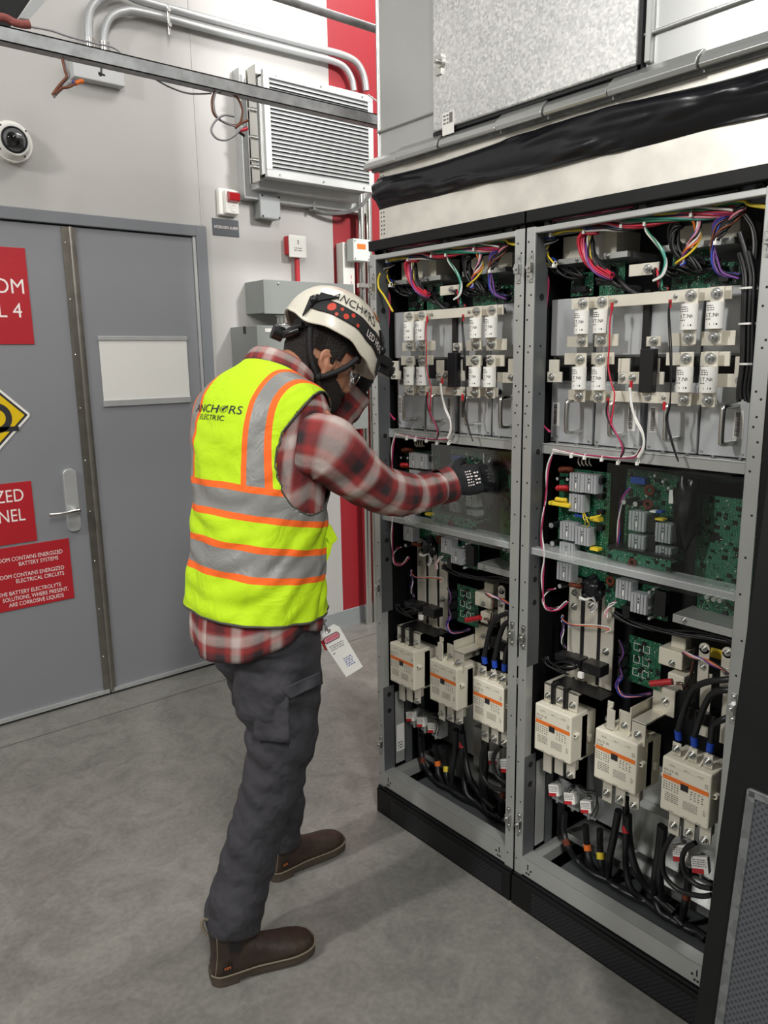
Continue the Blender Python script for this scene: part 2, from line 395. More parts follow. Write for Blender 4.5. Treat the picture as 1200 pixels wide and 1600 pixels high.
def vest_mat():
    # v runs up the vest from the hem in metres; UV2.x is the distance from the spine in metres
    m, nt, p = newmat('hi_vis_vest_fabric'); L = nt.links; u, v = uvsep(nt, 'UVMap'); lat, _ = uvsep(nt, 'UV2')
    def band(x, a, b): return math_(nt, 'MULTIPLY', math_(nt, 'GREATER_THAN', x, a), math_(nt, 'LESS_THAN', x, b))
    c = lin('#BCE20C')
    al = math_(nt, 'ABSOLUTE', lat); up = math_(nt, 'GREATER_THAN', v, VB1[1] - 0.01)
    c = mixc(nt, math_(nt, 'MULTIPLY', band(al, *VSO), up), c, lin('#F5681C')); c = mixc(nt, math_(nt, 'MULTIPLY', band(al, VSO[0] + 0.015, VSO[1] - 0.015), up), c, lin('#868683'))
    refl = math_(nt, 'MULTIPLY', band(al, VSO[0] + 0.015, VSO[1] - 0.015), up)
    for a, b in (VB1, VB2):
        c = mixc(nt, band(v, a, b), c, lin('#F5681C')); c = mixc(nt, band(v, a + 0.016, b - 0.016), c, lin('#868683'))
        refl = math_(nt, 'MAXIMUM', refl, band(v, a + 0.016, b - 0.016))
    L.new(c, p.inputs['Base Color']); L.new(math_(nt, 'SUBTRACT', 0.8, math_(nt, 'MULTIPLY', refl, 0.35)), p.inputs['Roughness'])
    tc = N(nt, 'ShaderNodeTexCoord'); n2 = N(nt, 'ShaderNodeTexNoise'); n2.inputs['Scale'].default_value = 11; n2.inputs['Detail'].default_value = 3; n2.inputs['Distortion'].default_value = 1
    L.new(tc.outputs['Object'], n2.inputs[0]); bp = N(nt, 'ShaderNodeBump'); bp.inputs['Strength'].default_value = 0.5; bp.inputs['Distance'].default_value = 0.02
    L.new(n2.outputs[0], bp.inputs['Height']); L.new(bp.outputs[0], p.inputs['Normal'])
    return m
VB1 = (0.235, 0.32); VB2 = (0.095, 0.18); VSO = (0.098, 0.168)
M['vest'] = vest_mat()

# ---------------------------------------------------------------- lettering
_tc = {}
def glyphs(s, size=1.0, off=0.0, spacing=1.0):
    k = (s, off, spacing)
    if k not in _tc:
        c = bpy.data.curves.new('t', 'FONT'); c.body = s; c.size = 1; c.offset = off; c.space_character = spacing; c.resolution_u = 3
        o = bpy.data.objects.new('t', c); col.objects.link(o); bpy.context.view_layer.update()
        me = bpy.data.meshes.new_from_object(o); bm = bmesh.new(); bm.from_mesh(me); bmesh.ops.triangulate(bm, faces=bm.faces)
        if len(s) < 14:
            for _ in range(3):
                lg = [e for e in bm.edges if e.calc_length() > 0.14]
                if not lg: break
                bmesh.ops.subdivide_edges(bm, edges=lg, cuts=1); bmesh.ops.triangulate(bm, faces=bm.faces)
        bm.to_mesh(me); bm.free(); vs = [(v.co.x, v.co.y) for v in me.vertices]; fs = [tuple(p.vertices) for p in me.polygons]
        bpy.data.objects.remove(o); bpy.data.curves.remove(c); bpy.data.meshes.remove(me); _tc[k] = (vs, fs)
    vs, fs = _tc[k]; return [(x*size, y*size) for x, y in vs], fs
def text_on(mb, s, fn, size, off=0.0, align='L', xs=1.0, mi=0, spacing=1.0):
    vs, fs = glyphs(s, size, off, spacing); wd = max(x for x, _ in vs) if vs else 0
    dx = {'L': 0, 'C': -wd/2, 'R': -wd}[align]
    return mb.add([fn((x + dx)*xs, y) for x, y in vs], fs, mi)
def plane_fn(o, ex, ey, lift=0.0006):
    o = V(o); ex = V(ex).normalized(); ey = V(ey).normalized(); n = ex.cross(ey)
    return lambda x, y: o + ex*x + ey*y + n*lift
def scribble(mb, fn, x0, x1, y0, y1, rows, mi=0, seed=1):      # rows of fine printed lettering too small to read in the photo
    r = random.Random(seed); h = (y1 - y0) / rows
    for k in range(rows):
        x = x0; y = y1 - h*(k + 0.75)
        while x < x1 - h*0.3:
            wd = r.uniform(0.5, 2.2)*h*0.6; e = min(x + wd, x1)
            mb.add([fn(x, y), fn(e, y), fn(e, y + h*0.42), fn(x, y + h*0.42)], [(0,1,2,3)], mi); x = e + h*0.35
    return mb

def logo(fn, size, cx, name, parent, off=0.0005, ring=0.62):      # ANCH (ring) RS set out centred on cx
    W = lambda t: max(x for x, _ in glyphs(t, size, off)[0]); g = size*0.05; R = size*ring/2*0.95
    tot = W('ANCH') + W('RS') + 2*R + 2*g; x = cx - tot/2; mb = MB()
    text_on(mb, 'ANCH', lambda a, b: fn(a + x, b), size, off); x += W('ANCH') + g + R; c = x; x += R + g
    text_on(mb, 'RS', lambda a, b: fn(a + x, b), size, off); o1 = mb.build(name, M['ink'], parent); mb = MB(); yc = size*0.36
    for r0, r1 in ((R*.9, R), (R*.62, R*.68)): mb.loft([[fn(c + r_*math.cos(2*math.pi*i/30), yc + r_*math.sin(2*math.pi*i/30)) for i in range(30)] for r_ in (r0, r1)], cap=False)
    mb.add([fn(c + x_*size, yc + y_*size) for x_, y_ in ((-.16, -.02), (-.06, -.2), (.26, .28), (.2, .33))], [(0, 1, 2, 3)])
    mb.build('logo_ring', M['ink'], parent); return o1

# ================================================================ SETTING
WY = 3.54      # face of the door wall
FX = 1.56      # front face of the cabinets
struct(MB().box((-3.5, -4.5, -0.1), (5.5, 3.7, 0)).build('floor', M['floor']), 'sealed grey concrete floor with stains')
b = MB(); b.box((-3.5, WY, 0), (0.545, WY+0.16, 4.6)); b.box((1.845, WY, 0), (5.5, WY+0.16, 4.6)); b.box((0.545, WY, 2.205), (1.845, WY+0.16, 4.6))
struct(b.build('wall_back', M['wall']), 'white painted wall with a red field at its right')
struct(MB().box((0.3, WY+0.16, -0.05), (2.1, WY+0.3, 2.4)).build('wall_behind_door', M['dark']))
bpy.data.objects['wall_behind_door'].name = 'trim_6'
paint = mat('off_white_room_paint', '#B9B9B6', 0.6); dk = mat('dark_ceiling_deck', '#8f9192', 0.7)
struct(MB().box((-3.66, -4.5, 0), (-3.5, 3.7, 4.6)).build('wall_left', paint))
struct(MB().box((-3.5, -4.66, 0), (5.5, -4.5, 4.6)).build('wall_front', paint))
struct(MB().box((5.5, -4.5, 0), (5.66, 3.7, 4.6)).build('wall_right', paint))
struct(MB().box((-3.66, -4.66, 4.6), (5.66, 3.7, 4.7)).build('ceiling', dk))
# panel joint above the door, cove base, floor joint line, rough sealant at the jamb
struct(MB().box((1.824, WY-0.003, 2.21), (1.834, WY+0.001, 4.6)).build('trim_1', mat('wall_joint_trim', '#B5B3AE', 0.5)), 'vertical wall panel joint above the door')
pl = MB(); q0 = [(0, 0), (-0.008, 0), (-0.006, 0.02), (-0.003, 0.1), (0, 0.104)]
pl.loft([[(x, WY + dx, z) for dx, z in q0] for x in (1.86, 5.5)], smooth=False)
struct(pl.build('baseboard_back', M['basegrey']), 'grey cove base along the wall')
jt = MB(); a = at_z(30, 1160, 0); c = at_z(350, 1060, 0); c2_ = at_z(587, 980, 0)
for k in range(1):
    jt.box((-3.4, a.y-0.003, 0.0), (5.4, a.y+0.003, 0.0012))
struct(jt.build('trim_2', mat('floor_joint', '#5c5a55', 0.8)), 'thin joint line in the floor before the door')

# door frame and two leaves
F0, F1, ZT = 0.545, 1.845, 2.205
b = MB(); b.box((F1-0.055, WY-0.012, 0), (F1, WY+0.12, ZT)); b.box((F0, WY-0.012, 0), (F0+0.055, WY+0.12, ZT)); b.box((F0+0.055, WY-0.012, ZT-0.05), (F1-0.055, WY+0.12, ZT))
struct(b.build('trim_3', M['framegrey'], bevel=0.003), 'grey steel door frame')
struct(MB().box((F1-0.071, WY-0.004, 0.02), (F1-0.057, WY+0.012, ZT-0.052)).build('trim_4', M['alu']), 'bright seal strip along the right jamb')
LX0, LM, LX1 = F0+0.058, 1.196, F1-0.072
def leaf(n, x0, x1, label):
    o = MB().box((x0, WY+0.004, 0.022), (x1, WY+0.048, ZT-0.056)).build('door_%d' % n, M['doorgrey'], bevel=0.002)
    struct(o, label)
    s = MB().box((x0, WY-0.008, 0.012), (x1, WY+0.004, 0.03)); x = x0 + 0.05
    while x < x1: s.cyl((x, WY-0.008, 0.022), (x, WY-0.011, 0.022), 0.004, 8); x += 0.135
    s.build('door_sweep', M['alu'], o)
    return o
d1 = leaf(1, LX0, LM-0.004, 'grey steel door leaf with red signs and lever handle')
d2 = leaf(2, LM+0.004, LX1, 'grey steel door leaf with a blank white sign holder')
struct(MB().box((LX0, WY+0.01, 0), (LX1, WY+0.1, 0.012)).build('trim_5', M['dark']), 'dark gap below the doors')
# astragal: three folded strips and screws
b = MB(); b.box((LM-0.030, WY-0.002, 0.02), (LM+0.000, WY+0.004, ZT-0.058)); b.cyl((LM+0.008, WY-0.004, 0.02), (LM+0.008, WY-0.004, ZT-0.058), 0.009, 12)
b.box((LM+0.016, WY-0.001, 0.02), (LM+0.030, WY+0.004, ZT-0.058))
ag = b.build('astragal', M['lgrey'], d1)
s = MB(); z = 0.2
while z < 2.1: s.next().ball((LM-0.018, WY-0.003, z), 0.0045, 8, 6); z += 0.235
s.builds('screw', M['chrome'], ag)
# lock plate and lever
c = at_y(112, 780, WY); px0, px1 = 1.074, 1.128
def rrect(cx, cz, w_, h_, r, y, n=5):
    P = []
    for (sx, sz, a0) in ((1, 1, 0), (-1, 1, 90), (-1, -1, 180), (1, -1, 270)):
        for k in range(n + 1):
            t = math.radians(a0 + 90*k/n); P.append((cx + sx*(w_/2-r) + r*math.cos(t), y, cz + sz*(h_/2-r) + r*math.sin(t)))
    return P
pt = MB().prism(rrect(1.10, 0.968, 0.058, 0.285, 0.022, WY-0.014), (0, 0.02, 0)).build('lock_plate', M['alu'], d1, bevel=0.003)
lv = MB(); lv.cyl((1.108, WY-0.012, 0.925), (1.108, WY-0.055, 0.925), 0.014, 16)
lv.tube([(1.112, WY-0.055, 0.925), (1.08, WY-0.06, 0.926), (1.03, WY-0.058, 0.922), (0.985, WY-0.056, 0.924)], lambda t: 0.012 - 0.003*t, 10)
lv.build('door_handle', M['chrome'], d1)

# door signs
EXW, EZ = V((1, 0, 0)), V((0, 0, 1))
def sign(name, x0, x1, z0, z1, m, label, cat, y=WY+0.004, th=0.004, frame_=None):
    o = MB().box((x0, y-th, z0), (x1, y, z1)).build(name, m, bevel=0.0008); tag(o, label, cat); return o, y-th
def letter(parent, lines, y, mi, name='lettering'):
    mb = MB()
    for (s, x, z, size, al, xs, off) in lines: text_on(mb, s, plane_fn((x, y, z), EXW, EZ), size, off, al, xs)
    return mb.build(name, mi, parent)
o, y = sign('room_sign', 0.63, 1.012, 1.655, 2.046, M['redsign'], 'large red sign at the top of the left door leaf ending OM and 4', 'sign')
letter(o, [('OM', 0.992, 1.862, 0.085, 'R', 0.92, 0.0), ('ROO', 0.885, 1.862, 0.085, 'R', 0.92, 0.0), ('L 4', 0.975, 1.765, 0.085, 'R', 0.92, 0.0), ('LEVE', 0.868, 1.765, 0.085, 'R', 0.92, 0.0)], y, M['whiteink'])
# yellow diamond
cz, hx = 1.359, 0.156; cx = 0.968 - hx; o = None
def dia(r, y, c=0.006): return [(cx + r - c, y, cz - c), (cx + r - c, y, cz + c), (cx + c, y, cz + r - c), (cx - c, y, cz + r - c), (cx - r + c, y, cz + c), (cx - r + c, y, cz - c), (cx - c, y, cz - r + c), (cx + c, y, cz - r + c)]
o = MB().prism(dia(hx, WY), (0, 0.004, 0)).build('hazard_placard', M['white']); tag(o, 'yellow diamond hazard placard with black border on the left door leaf', 'sign')
MB().prism(dia(hx-0.014, WY-0.0006, 0.001), (0, 0.0008, 0)).build('border', M['ink'], o)
MB().prism(dia(hx-0.027, WY-0.0012, 0.001), (0, 0.0008, 0)).build('field', M['yellowsign'], o)
mb = MB(); fn = plane_fn((0.905, WY-0.0012, 1.34), EXW, EZ)
mb.loft([[fn(-0.075 + r*math.cos(t), 0.012 + r*1.05*math.sin(t)) for t in [2*math.pi*i/32 for i in range(32)]] for r in (0.035, 0.06)], cap=False)
mb.add([fn(x, y_) for x, y_ in ((-0.11, -0.046), (0.008, -0.046), (0.008, -0.026), (-0.11, -0.026))], [(0,1,2,3)])
mb.build('symbol', M['ink'], o)
o, y = sign('energized_sign', 0.63, 0.939, 0.808, 1.074, M['redsign'], 'red sign above the caution sign on the left door leaf ending ZED and NEL', 'sign')
letter(o, [('ENERGIZED', 0.902, 0.992, 0.078, 'R', 0.80, 0.0), ('PANEL', 0.900, 0.906, 0.078, 'R', 0.80, 0.0)], y, M['whiteink'])
o, y = sign('caution_sign', 0.63, 1.073, 0.514, 0.796, M['redsign'], 'red caution sign lowest on the left door leaf about energized battery systems', 'sign')
cc = 0.898; T = 0.0255
letter(o, [('CAUTION:  THIS ROOM CONTAINS ENERGIZED', 1.040, 0.733, T, 'R', 0.80, 0.0003), ('BATTERY SYSTEMS', 0.935, 0.707, T, 'C', 0.80, 0.0003),
           ('CAUTION:  THIS ROOM CONTAINS ENERGIZED', 1.040, 0.658, T, 'R', 0.80, 0.0003), ('ELECTRICAL CIRCUITS', 0.935, 0.632, T, 'C', 0.80, 0.0003),
           ('CAUTION:  THE BATTERY ELECTROLYTE', 1.020, 0.582, T, 'R', 0.80, 0.0003), ('SOLUTIONS, WHERE PRESENT,', 0.91, 0.556, T, 'C', 0.80, 0.0003), ('ARE CORROSIVE LIQUIDS', 0.91, 0.530, T, 'C', 0.80, 0.0003)], y, M['whiteink'])
# white sign holder on the right leaf
z1, z0 = 1.69, 1.376; x0, x1 = 1.283, 1.712
o = MB().box((x0+0.004, WY, z0+0.01), (x1-0.002, WY+0.003, z1-0.005)).build('sign_holder', M['paper']); tag(o, 'blank white sheet in an aluminium rail holder on the right door leaf', 'sign holder')
MB().box((x0, WY-0.006, z0), (x1, WY+0.003, z0+0.028)).box((x0, WY-0.006, z1-0.018), (x1, WY+0.003, z1)).build('holder_rail', M['alu'], o, bevel=0.001)

# ================================================================ THINGS ON THE WALL
# dome camera
c = at_y(19, 221, WY-0.03)
r = root('dome_camera', 'white dome security camera with smoked bubble on the wall above the door', 'security camera', (c.x, WY, c.z-0.08))
MB().cyl((c.x, WY, c.z), (c.x, WY-0.03, c.z), 0.078, 40).cyl((c.x, WY-0.03, c.z), (c.x, WY-0.062, c.z), 0.072, 40, 0.058).build('housing', M['white'], r, bevel=0.004)
MB().torus((c.x, WY-0.062, c.z), (0, 1, 0), 0.047, 0.004, 40).build('bezel_ring', M['blackgloss'], r)
MB().ball((c.x, WY-0.055, c.z), 0.045, 28, 16).build('dome', M['domeglass'], r)
MB().cyl((c.x-0.008, WY-0.06, c.z+0.01), (c.x-0.016, WY-0.088, c.z+0.004), 0.017, 20).box((c.x-0.03, WY-0.075, c.z-0.03), (c.x+0.03, WY-0.06, c.z+0.006)).build('lens', M['blackgloss'], r)
s = MB()
for t in (40, 130, 215, 305): s.next().cyl((c.x+0.066*math.cos(math.radians(t)), WY-0.045, c.z+0.066*math.sin(math.radians(t))), (c.x+0.066*math.cos(math.radians(t)), WY-0.05, c.z+0.066*math.sin(math.radians(t))), 0.004, 8)
s.builds('screw', M['ink'], r)
# horn strobe and its plate
r = root('alarm_strobe', 'white wall alarm with red strobe lens above the hydrogen alarm plate', 'alarm', (1.975, WY, 2.265))
MB().box((1.912, WY, 2.262), (2.01, WY-0.028, 2.385)).box((1.935, WY-0.028, 2.268), (2.008, WY-0.05, 2.376)).build('housing', M['white'], r, bevel=0.006)
MB().prism([(1.945, WY-0.05, 2.318), (1.945, WY-0.075, 2.326), (1.945, WY-0.075, 2.36), (1.945, WY-0.05, 2.37)], (0.058, 0, 0)).build('strobe_lens', M['redlens'], r, bevel=0.004)
b = MB(); b.torus((1.975, WY-0.051, 2.295), (0, 1, 0), 0.014, 0.0025, 20, 6); b.cyl((1.975, WY-0.05, 2.295), (1.975, WY-0.053, 2.295), 0.004); b.build('sounder', M['white'], r)
o, y = sign('alarm_plate', 1.883, 2.026, 2.170, 2.248, M['signgrey'], 'dark grey plate lettered hydrogen alarm beneath the strobe', 'sign', y=WY)
letter(o, [('HYDROGEN ALARM', 1.955, 2.203, 0.019, 'C', 0.75, 0.0005)], y, M['whiteink'])
# junction box, flexible conduit
r = root('junction_box', 'small grey square junction box below the fan louver', 'junction box', (2.17, WY, 2.27))
MB().box((2.115, WY, 2.262), (2.225, WY-0.06, 2.372)).build('housing', M['boxgrey'], r, bevel=0.004)
MB().box((2.112, WY-0.06, 2.259), (2.228, WY-0.078, 2.375)).build('cover', mat('pale_grey_cover', '#A9ADAE', 0.4), r, bevel=0.008)
b = MB()
for dx in (-1, 1):
    for dz in (-1, 1): b.next().cyl((2.17+dx*0.048, WY-0.078, 2.317+dz*0.048), (2.17+dx*0.048, WY-0.081, 2.317+dz*0.048), 0.005, 8)
b.builds('screw', M['ink'], r)
P = [at_y(u, v, y) for u, v, y in ((436, 316, 3.50), (455, 316, 3.5), (480, 322, 3.5), (508, 332, 3.49), (540, 332, 3.45), (563, 322, 3.40), (578, 303, 3.38), (580, 292, 3.36))]
o = MB().tube(P, 0.010, 10, sub=16).build('flexible_conduit', mat('flexible_metal_conduit', '#9fa2a2', 0.4, 0.7, bump=0.9, bscale=260)); tag(o, 'ribbed flexible conduit from the junction box up behind the louver', 'conduit')
q = at_y(488, 322, 3.49); MB().box(q + V((-0.006, -0.02, -0.02)), q + V((0.006, 0.045, 0.02))).build('clip', M['chrome'], o, bevel=0.002)

# fan louver box
LY = 3.30; X0, X1, Z0, Z1 = 2.056, 2.702, 2.415, 2.878
r = root('vent_louver', 'large aluminium louvered ventilation box high on the wall', 'louver', ((X0+X1)/2, WY, Z0-0.03))
b = MB(); b.box((X0-0.02, WY, Z0-0.07), (X1+0.10, WY-0.06, Z1+0.05)); b.box((X0+0.02, WY-0.06, Z0-0.03), (X1-0.01, WY-0.13, Z1+0.02)); b.build('wall_sleeve', M['alu'], r, bevel=0.003)
b = MB(); fy = LY
b.box((X0+0.01, WY-0.13, Z0+0.01), (X0+0.02, fy+0.01, Z1-0.01)); b.box((X1-0.02, WY-0.13, Z0+0.01), (X1-0.01, fy+0.01, Z1-0.01)); b.box((X0+0.01, WY-0.13, Z0+0.01), (X1-0.01, fy+0.01, Z0+0.02)); b.box((X0+0.01, WY-0.13, Z1-0.02), (X1-0.01, fy+0.01, Z1-0.01))
b.build('casing', M['alu'], r)
b = MB(); fw = 0.032
for (xa, xb, za, zb) in ((X0, X1, Z1-fw, Z1), (X0, X1, Z0, Z0+fw), (X0, X0+fw, Z0+fw, Z1-fw), (X1-fw, X1, Z0+fw, Z1-fw)): b.box((xa, fy, za), (xb, fy+0.02, zb))
b.build('frame', M['louver'], r, bevel=0.002)
b = MB(); n = 22; hh = (Z1-Z0-2*fw)/n
for k in range(n):
    z = Z0 + fw + hh*k
    b.prism([(X0+fw, fy+0.002, z), (X0+fw, fy+0.0015, z+0.005), (X0+fw, fy+0.016, z+hh+0.003), (X0+fw, fy+0.016, z+hh-0.002)], (X1-X0-2*fw, 0, 0)); b.box((X0+fw, fy, z-0.0005), (X1-fw, fy+0.003, z+0.0035), 1)
b.box((X0+fw, fy+0.045, Z0+fw), (X1-fw, fy+0.05, Z1-fw)); b.build('slats', [mat('louver_slat_grey', '#8E9192', 0.5, 0.2), M['louver']], r)
b = MB()
for x in (X0+0.07, (X0+X1)/2, X1-0.07):
    for z in (Z0+0.016, Z1-0.016): b.next().cyl((x, fy, z), (x, fy-0.004, z), 0.005, 8)
b.builds('screw', M['bolt'], r)
b = MB(); b.box((X0-0.01, fy+0.12, Z0-0.01), (X0+0.012, fy+0.05, Z1+0.03)); b.box((X0-0.012, fy+0.14, Z0-0.01), (X0+0.01, fy+0.13, Z1+0.03))
st = b.build('mounting_channel', M['chrome'], r)
b = MB()
for z in (2.72, 2.60, 2.50, 2.47, 2.79): b.next().cyl((X0-0.01, fy+0.085, z), (X0-0.028, fy+0.085, z), 0.011, 6); b.cyl((X0-0.028, fy+0.085, z), (X0-0.04, fy+0.085, z), 0.006, 8)
b.builds('bolt', M['bolt'], st)

# conduits on the wall, strut clamp, raceway box
def conduit(name, pts, rad, label, mt='conduit', y=None):
    o = MB().tube([p if len(p) == 3 and not isinstance(p, tuple) else p for p in pts], rad, 14, sub=8).build(name, M[mt]); tag(o, label, 'conduit', None); return o
yc = 3.50
P = [at_y(u, v, yc) for u, v in ((140, 66), (138, 40), (142, 14), (160, -4), (192, -10), (230, 4), (360, 39), (490, 74), (535, 86), (557, 98), (568, 118), (572, 142))]
P[0] = at_y(140, 70, yc)
conduit('rigid_conduit', P, 0.018, 'upper of two bent steel conduits running above the louver')
P = [at_y(u, v, yc) for u, v in ((163, 75), (163, 50), (172, 28), (193, 18), (225, 20), (350, 52), (480, 85), (515, 94), (537, 104), (549, 122), (553, 142))]
conduit('rigid_conduit', P, 0.016, 'lower of two bent steel conduits running above the louver')
for k, (u, lb) in enumerate(((563, 'left steel conduit rising behind the notification box'), (575, 'right steel conduit rising behind the notification box'))):
    a = at_y(u, 310, 3.48)
    conduit('rigid_conduit', [V((a.x, 3.48, 2.46)), V((a.x, 3.48, 1.2)), V((a.x, 3.48, 0.0))], 0.021, lb, 'chrome')
b = MB(); a = at_y(520, 447, 3.46); q = at_y(567, 447, 3.47)
b.box((q.x-0.05, 3.44, q.z-0.012), (q.x+0.12, 3.46, q.z+0.012)); b.cyl((q.x+0.035, 3.44, q.z), (q.x+0.035, 3.425, q.z), 0.01, 6); tag(b.build('conduit_clamp', M['chrome'], bevel=0.003), 'steel strap clamp across the two rising conduits', 'clamp')
a = at_y(263, 28, 3.47); b = MB(); b.box((a.x-0.006, 3.465, a.z-0.07), (a.x+0.006, 3.475, a.z+0.05)); b.cyl((a.x, 3.465, a.z+0.03), (a.x, 3.455, a.z+0.03), 0.009, 6); b.cyl((a.x, 3.465, a.z-0.03), (a.x, 3.455, a.z-0.03), 0.009, 6)
tag(b.build('conduit_clamp', M['chrome'], bevel=0.002), 'steel clamp with bolts holding the two bent conduits', 'clamp')
o = MB().box((1.262, WY, at_y(112, 118, 3.49).z), (1.478, WY-0.05, 2.83)).build('wiring_box', mat('pale_box_paint', '#BFC0C0', 0.45), bevel=0.004); tag(o, 'pale flat wiring box under the bent conduits, half behind the strut', 'wiring box')
b = MB()
for u in (140, 163):
    a = at_y(u, 70, yc); b.next().cyl((a.x, yc, 2.83), (a.x, yc, 2.90), 0.022, 14)
b.builds('connector', M['chrome'], o)

# pull station, sign strip, notification box
r = root('pull_station', 'small white cover plate on a red back box with red conduit below', 'pull station', (2.38, WY, 2.09))
MB().box((2.288, WY, 2.105), (2.378, WY-0.05, 2.195)).build('back_box', M['redplastic'], r, bevel=0.003)
MB().box((2.282, WY-0.05, 2.088), (2.386, WY-0.062, 2.198)).build('cover_plate', M['white'], r, bevel=0.004)
mb = MB(); fn = plane_fn((2.334, WY-0.062, 2.14), EXW, EZ); mb.cyl((2.334, WY-0.062, 2.17), (2.334, WY-0.064, 2.17), 0.004, 8); mb.cyl((2.334, WY-0.062, 2.163), (2.334, WY-0.0635, 2.155), 0.003, 8)
scribble(mb, fn, -0.025, 0.025, -0.022, 0.0, 2, seed=3); mb.build('lettering', M['greyink'], r)
MB().cyl((2.345, WY-0.03, 2.115), (2.345, WY-0.03, 1.95), 0.013, 14).build('red_conduit', M['redplastic'], r)
MB().cyl((2.345, WY-0.03, 2.115), (2.345, WY-0.03, 2.09), 0.017, 8).build('fitting', M['chrome'], r)
a0 = at_y(525, 374, 3.40)
r = root('vertical_sign', 'narrow white angled sign lettered vertically on the red wall', 'sign', (2.55, WY, 1.6))
MB().prism([(2.622, WY, 1.6), (2.614, WY-0.07, 1.6), (2.692, WY-0.07, 1.6), (2.692, WY, 1.6)], (0, 0, 0.585)).build('sign_body', M['white'], r, bevel=0.002)
mb = MB()
for k, ch in enumerate('FIRE EXTINGUISHER'):
    text_on(mb, ch, plane_fn((2.668, WY-0.07, 2.155 - 0.031*k), EXW, EZ), 0.024, 0.0, 'C', 0.8)
mb.build('lettering', M['redplastic'], r)
bx = at_y(552, 372, 3.40); by = at_y(578, 409, 3.40)
r = root('notification_box', 'small pale box with an orange label on the rising conduits', 'junction box', (bx.x, 3.42, by.z))
MB().box((bx.x, 3.46, by.z), (by.x+0.004, 3.40, bx.z)).build('housing', mat('pale_green_box', '#D5DDD8', 0.4), r, bevel=0.004)
MB().box((bx.x+0.025, 3.401, bx.z-0.052), (by.x-0.028, 3.3985, bx.z-0.026)).build('label', M['orange'], r)
b = MB()
for xx in (bx.x+0.01, by.x-0.008):
    for zz in (bx.z-0.012, by.z+0.012): b.next().cyl((xx, 3.40, zz), (xx, 3.396, zz), 0.004, 8)
b.builds('screw', M['bolt'], r)

# grey wall boxes behind the worker
r = root('grey_enclosure', 'upper grey steel wall enclosure half behind the helmet', 'electrical enclosure', (2.27, WY, 1.80))
MB().box((2.046, WY, 1.80), (2.60, 3.372, 1.955)).build('body', M['boxgrey'], r, bevel=0.002)
MB().box((2.046, 3.372, 1.795), (2.60, 3.362, 1.957)).build('cover', M['boxgrey'], r, bevel=0.002)
MB().ball((2.13, 3.36, 1.94), 0.006, 10, 6).build('screw', M['bolt'], r)
r = root('grey_enclosure', 'lower grey steel wall enclosure behind the neck of the worker', 'electrical enclosure', (2.2, WY, 1.2))
MB().box((1.952, WY, 1.2), (2.62, 3.30, 1.735)).build('body', M['boxgrey'], r, bevel=0.002)
MB().box((1.952, 3.30, 1.2), (2.62, 3.285, 1.735)).build('cover', M['boxgrey'], r, bevel=0.002)
MB().box((1.949, 3.41, 1.70), (1.953, 3.39, 1.735)).build('latch', M['ink'], r)
a = at_y(414, 513, 3.284); b_ = at_y(441, 519, 3.284); o = MB().box((a.x, 3.285, b_.z), (b_.x, 3.283, a.z)).build('label', M['paper'], r)
b = MB(); b.cyl((2.18, 3.42, 1.735), (2.18, 3.42, 1.80), 0.028, 16); b.torus((2.18, 3.42, 1.745), (0, 0, 1), 0.032, 0.006); b.torus((2.18, 3.42, 1.79), (0, 0, 1), 0.032, 0.006)
tag(b.build('conduit_nipple', M['chrome']), 'short bright conduit fitting joining the two grey enclosures', 'conduit fitting')
a = at_y(574, 664, WY); o = MB().box((a.x-0.03, WY, a.z-0.025), (a.x+0.03, WY-0.04, a.z+0.025)).build('red_wall_block', M['redplastic'], bevel=0.004); tag(o, 'small red block on the red wall beside the cabinet', 'block')

# ================================================================ OVERHEAD STRUT, ROUND PIPE AND ITS WIRES
SY = 2.6
zt = at_y(400, 140, SY); a = at_y(593, 178, SY); e = at_y(0, 40, SY); zb = at_y(593, 197, SY).z; zt = (a.z + e.z)/2
b = MB(); X2 = 2.6; Xl = -0.6
b.box((Xl, SY, zb), (X2, SY+0.003, zt)); b.box((Xl, SY+0.038, zb), (X2, SY+0.041, zt)); b.box((Xl, SY, zb), (X2, SY+0.041, zb+0.003)); b.box((Xl, SY, zt-0.004), (X2, SY+0.012, zt)); b.box((Xl, SY+0.03, zt-0.004), (X2, SY+0.041, zt))
tag(b.build('strut_channel', M['strut']), 'long galvanized strut channel crossing overhead in front of the louver', 'strut')
pz = at_y(592, 47, 2.4).z
tag(MB().cyl((1.3, 2.4, pz), (2.6, 2.4, pz), 0.014, 14).build('overhead_pipe', M['strut']), 'thin round steel pipe overhead at the top of the red wall', 'pipe')
def wires(name, label, cat, strands, rad=0.0022, group=None, base=None, sub=6, n=6):
    # strands: list of (colour, points); root plus one child per wire
    P0 = V(strands[0][1][0]); r = root(name, label, cat, base or P0, group)
    seen = {}
    for cl, pts, *rr in strands:
        o = MB().tube(pts, rr[0] if rr else rad, n, sub=sub).build('wire', M['w_' + cl], r)
        lab(o, cl + ' wire')
    return r
def sp(lst, y): return [at_y(u, v, y) for u, v in lst]
y = SY + 0.02
wires('hanging_wires', 'short loose brown wires with orange and blue caps below the left strut', 'wires', [
    ('grey', sp([(98, 90), (104, 108), (108, 118), (98, 130), (90, 142), (84, 152)], y)), ('brown', sp([(97, 91), (102, 112), (104, 120), (92, 134), (82, 148)], y-0.01)),
    ('brown', sp([(86, 146), (96, 138), (108, 136), (118, 130)], y-0.01)), ('grey', sp([(84, 152), (92, 143), (106, 132), (114, 128)], y)),
    ('orange', sp([(117, 131), (123, 128), (130, 127)], y), 0.007), ('blue', sp([(112, 128), (118, 131)], y), 0.006)], 0.004)
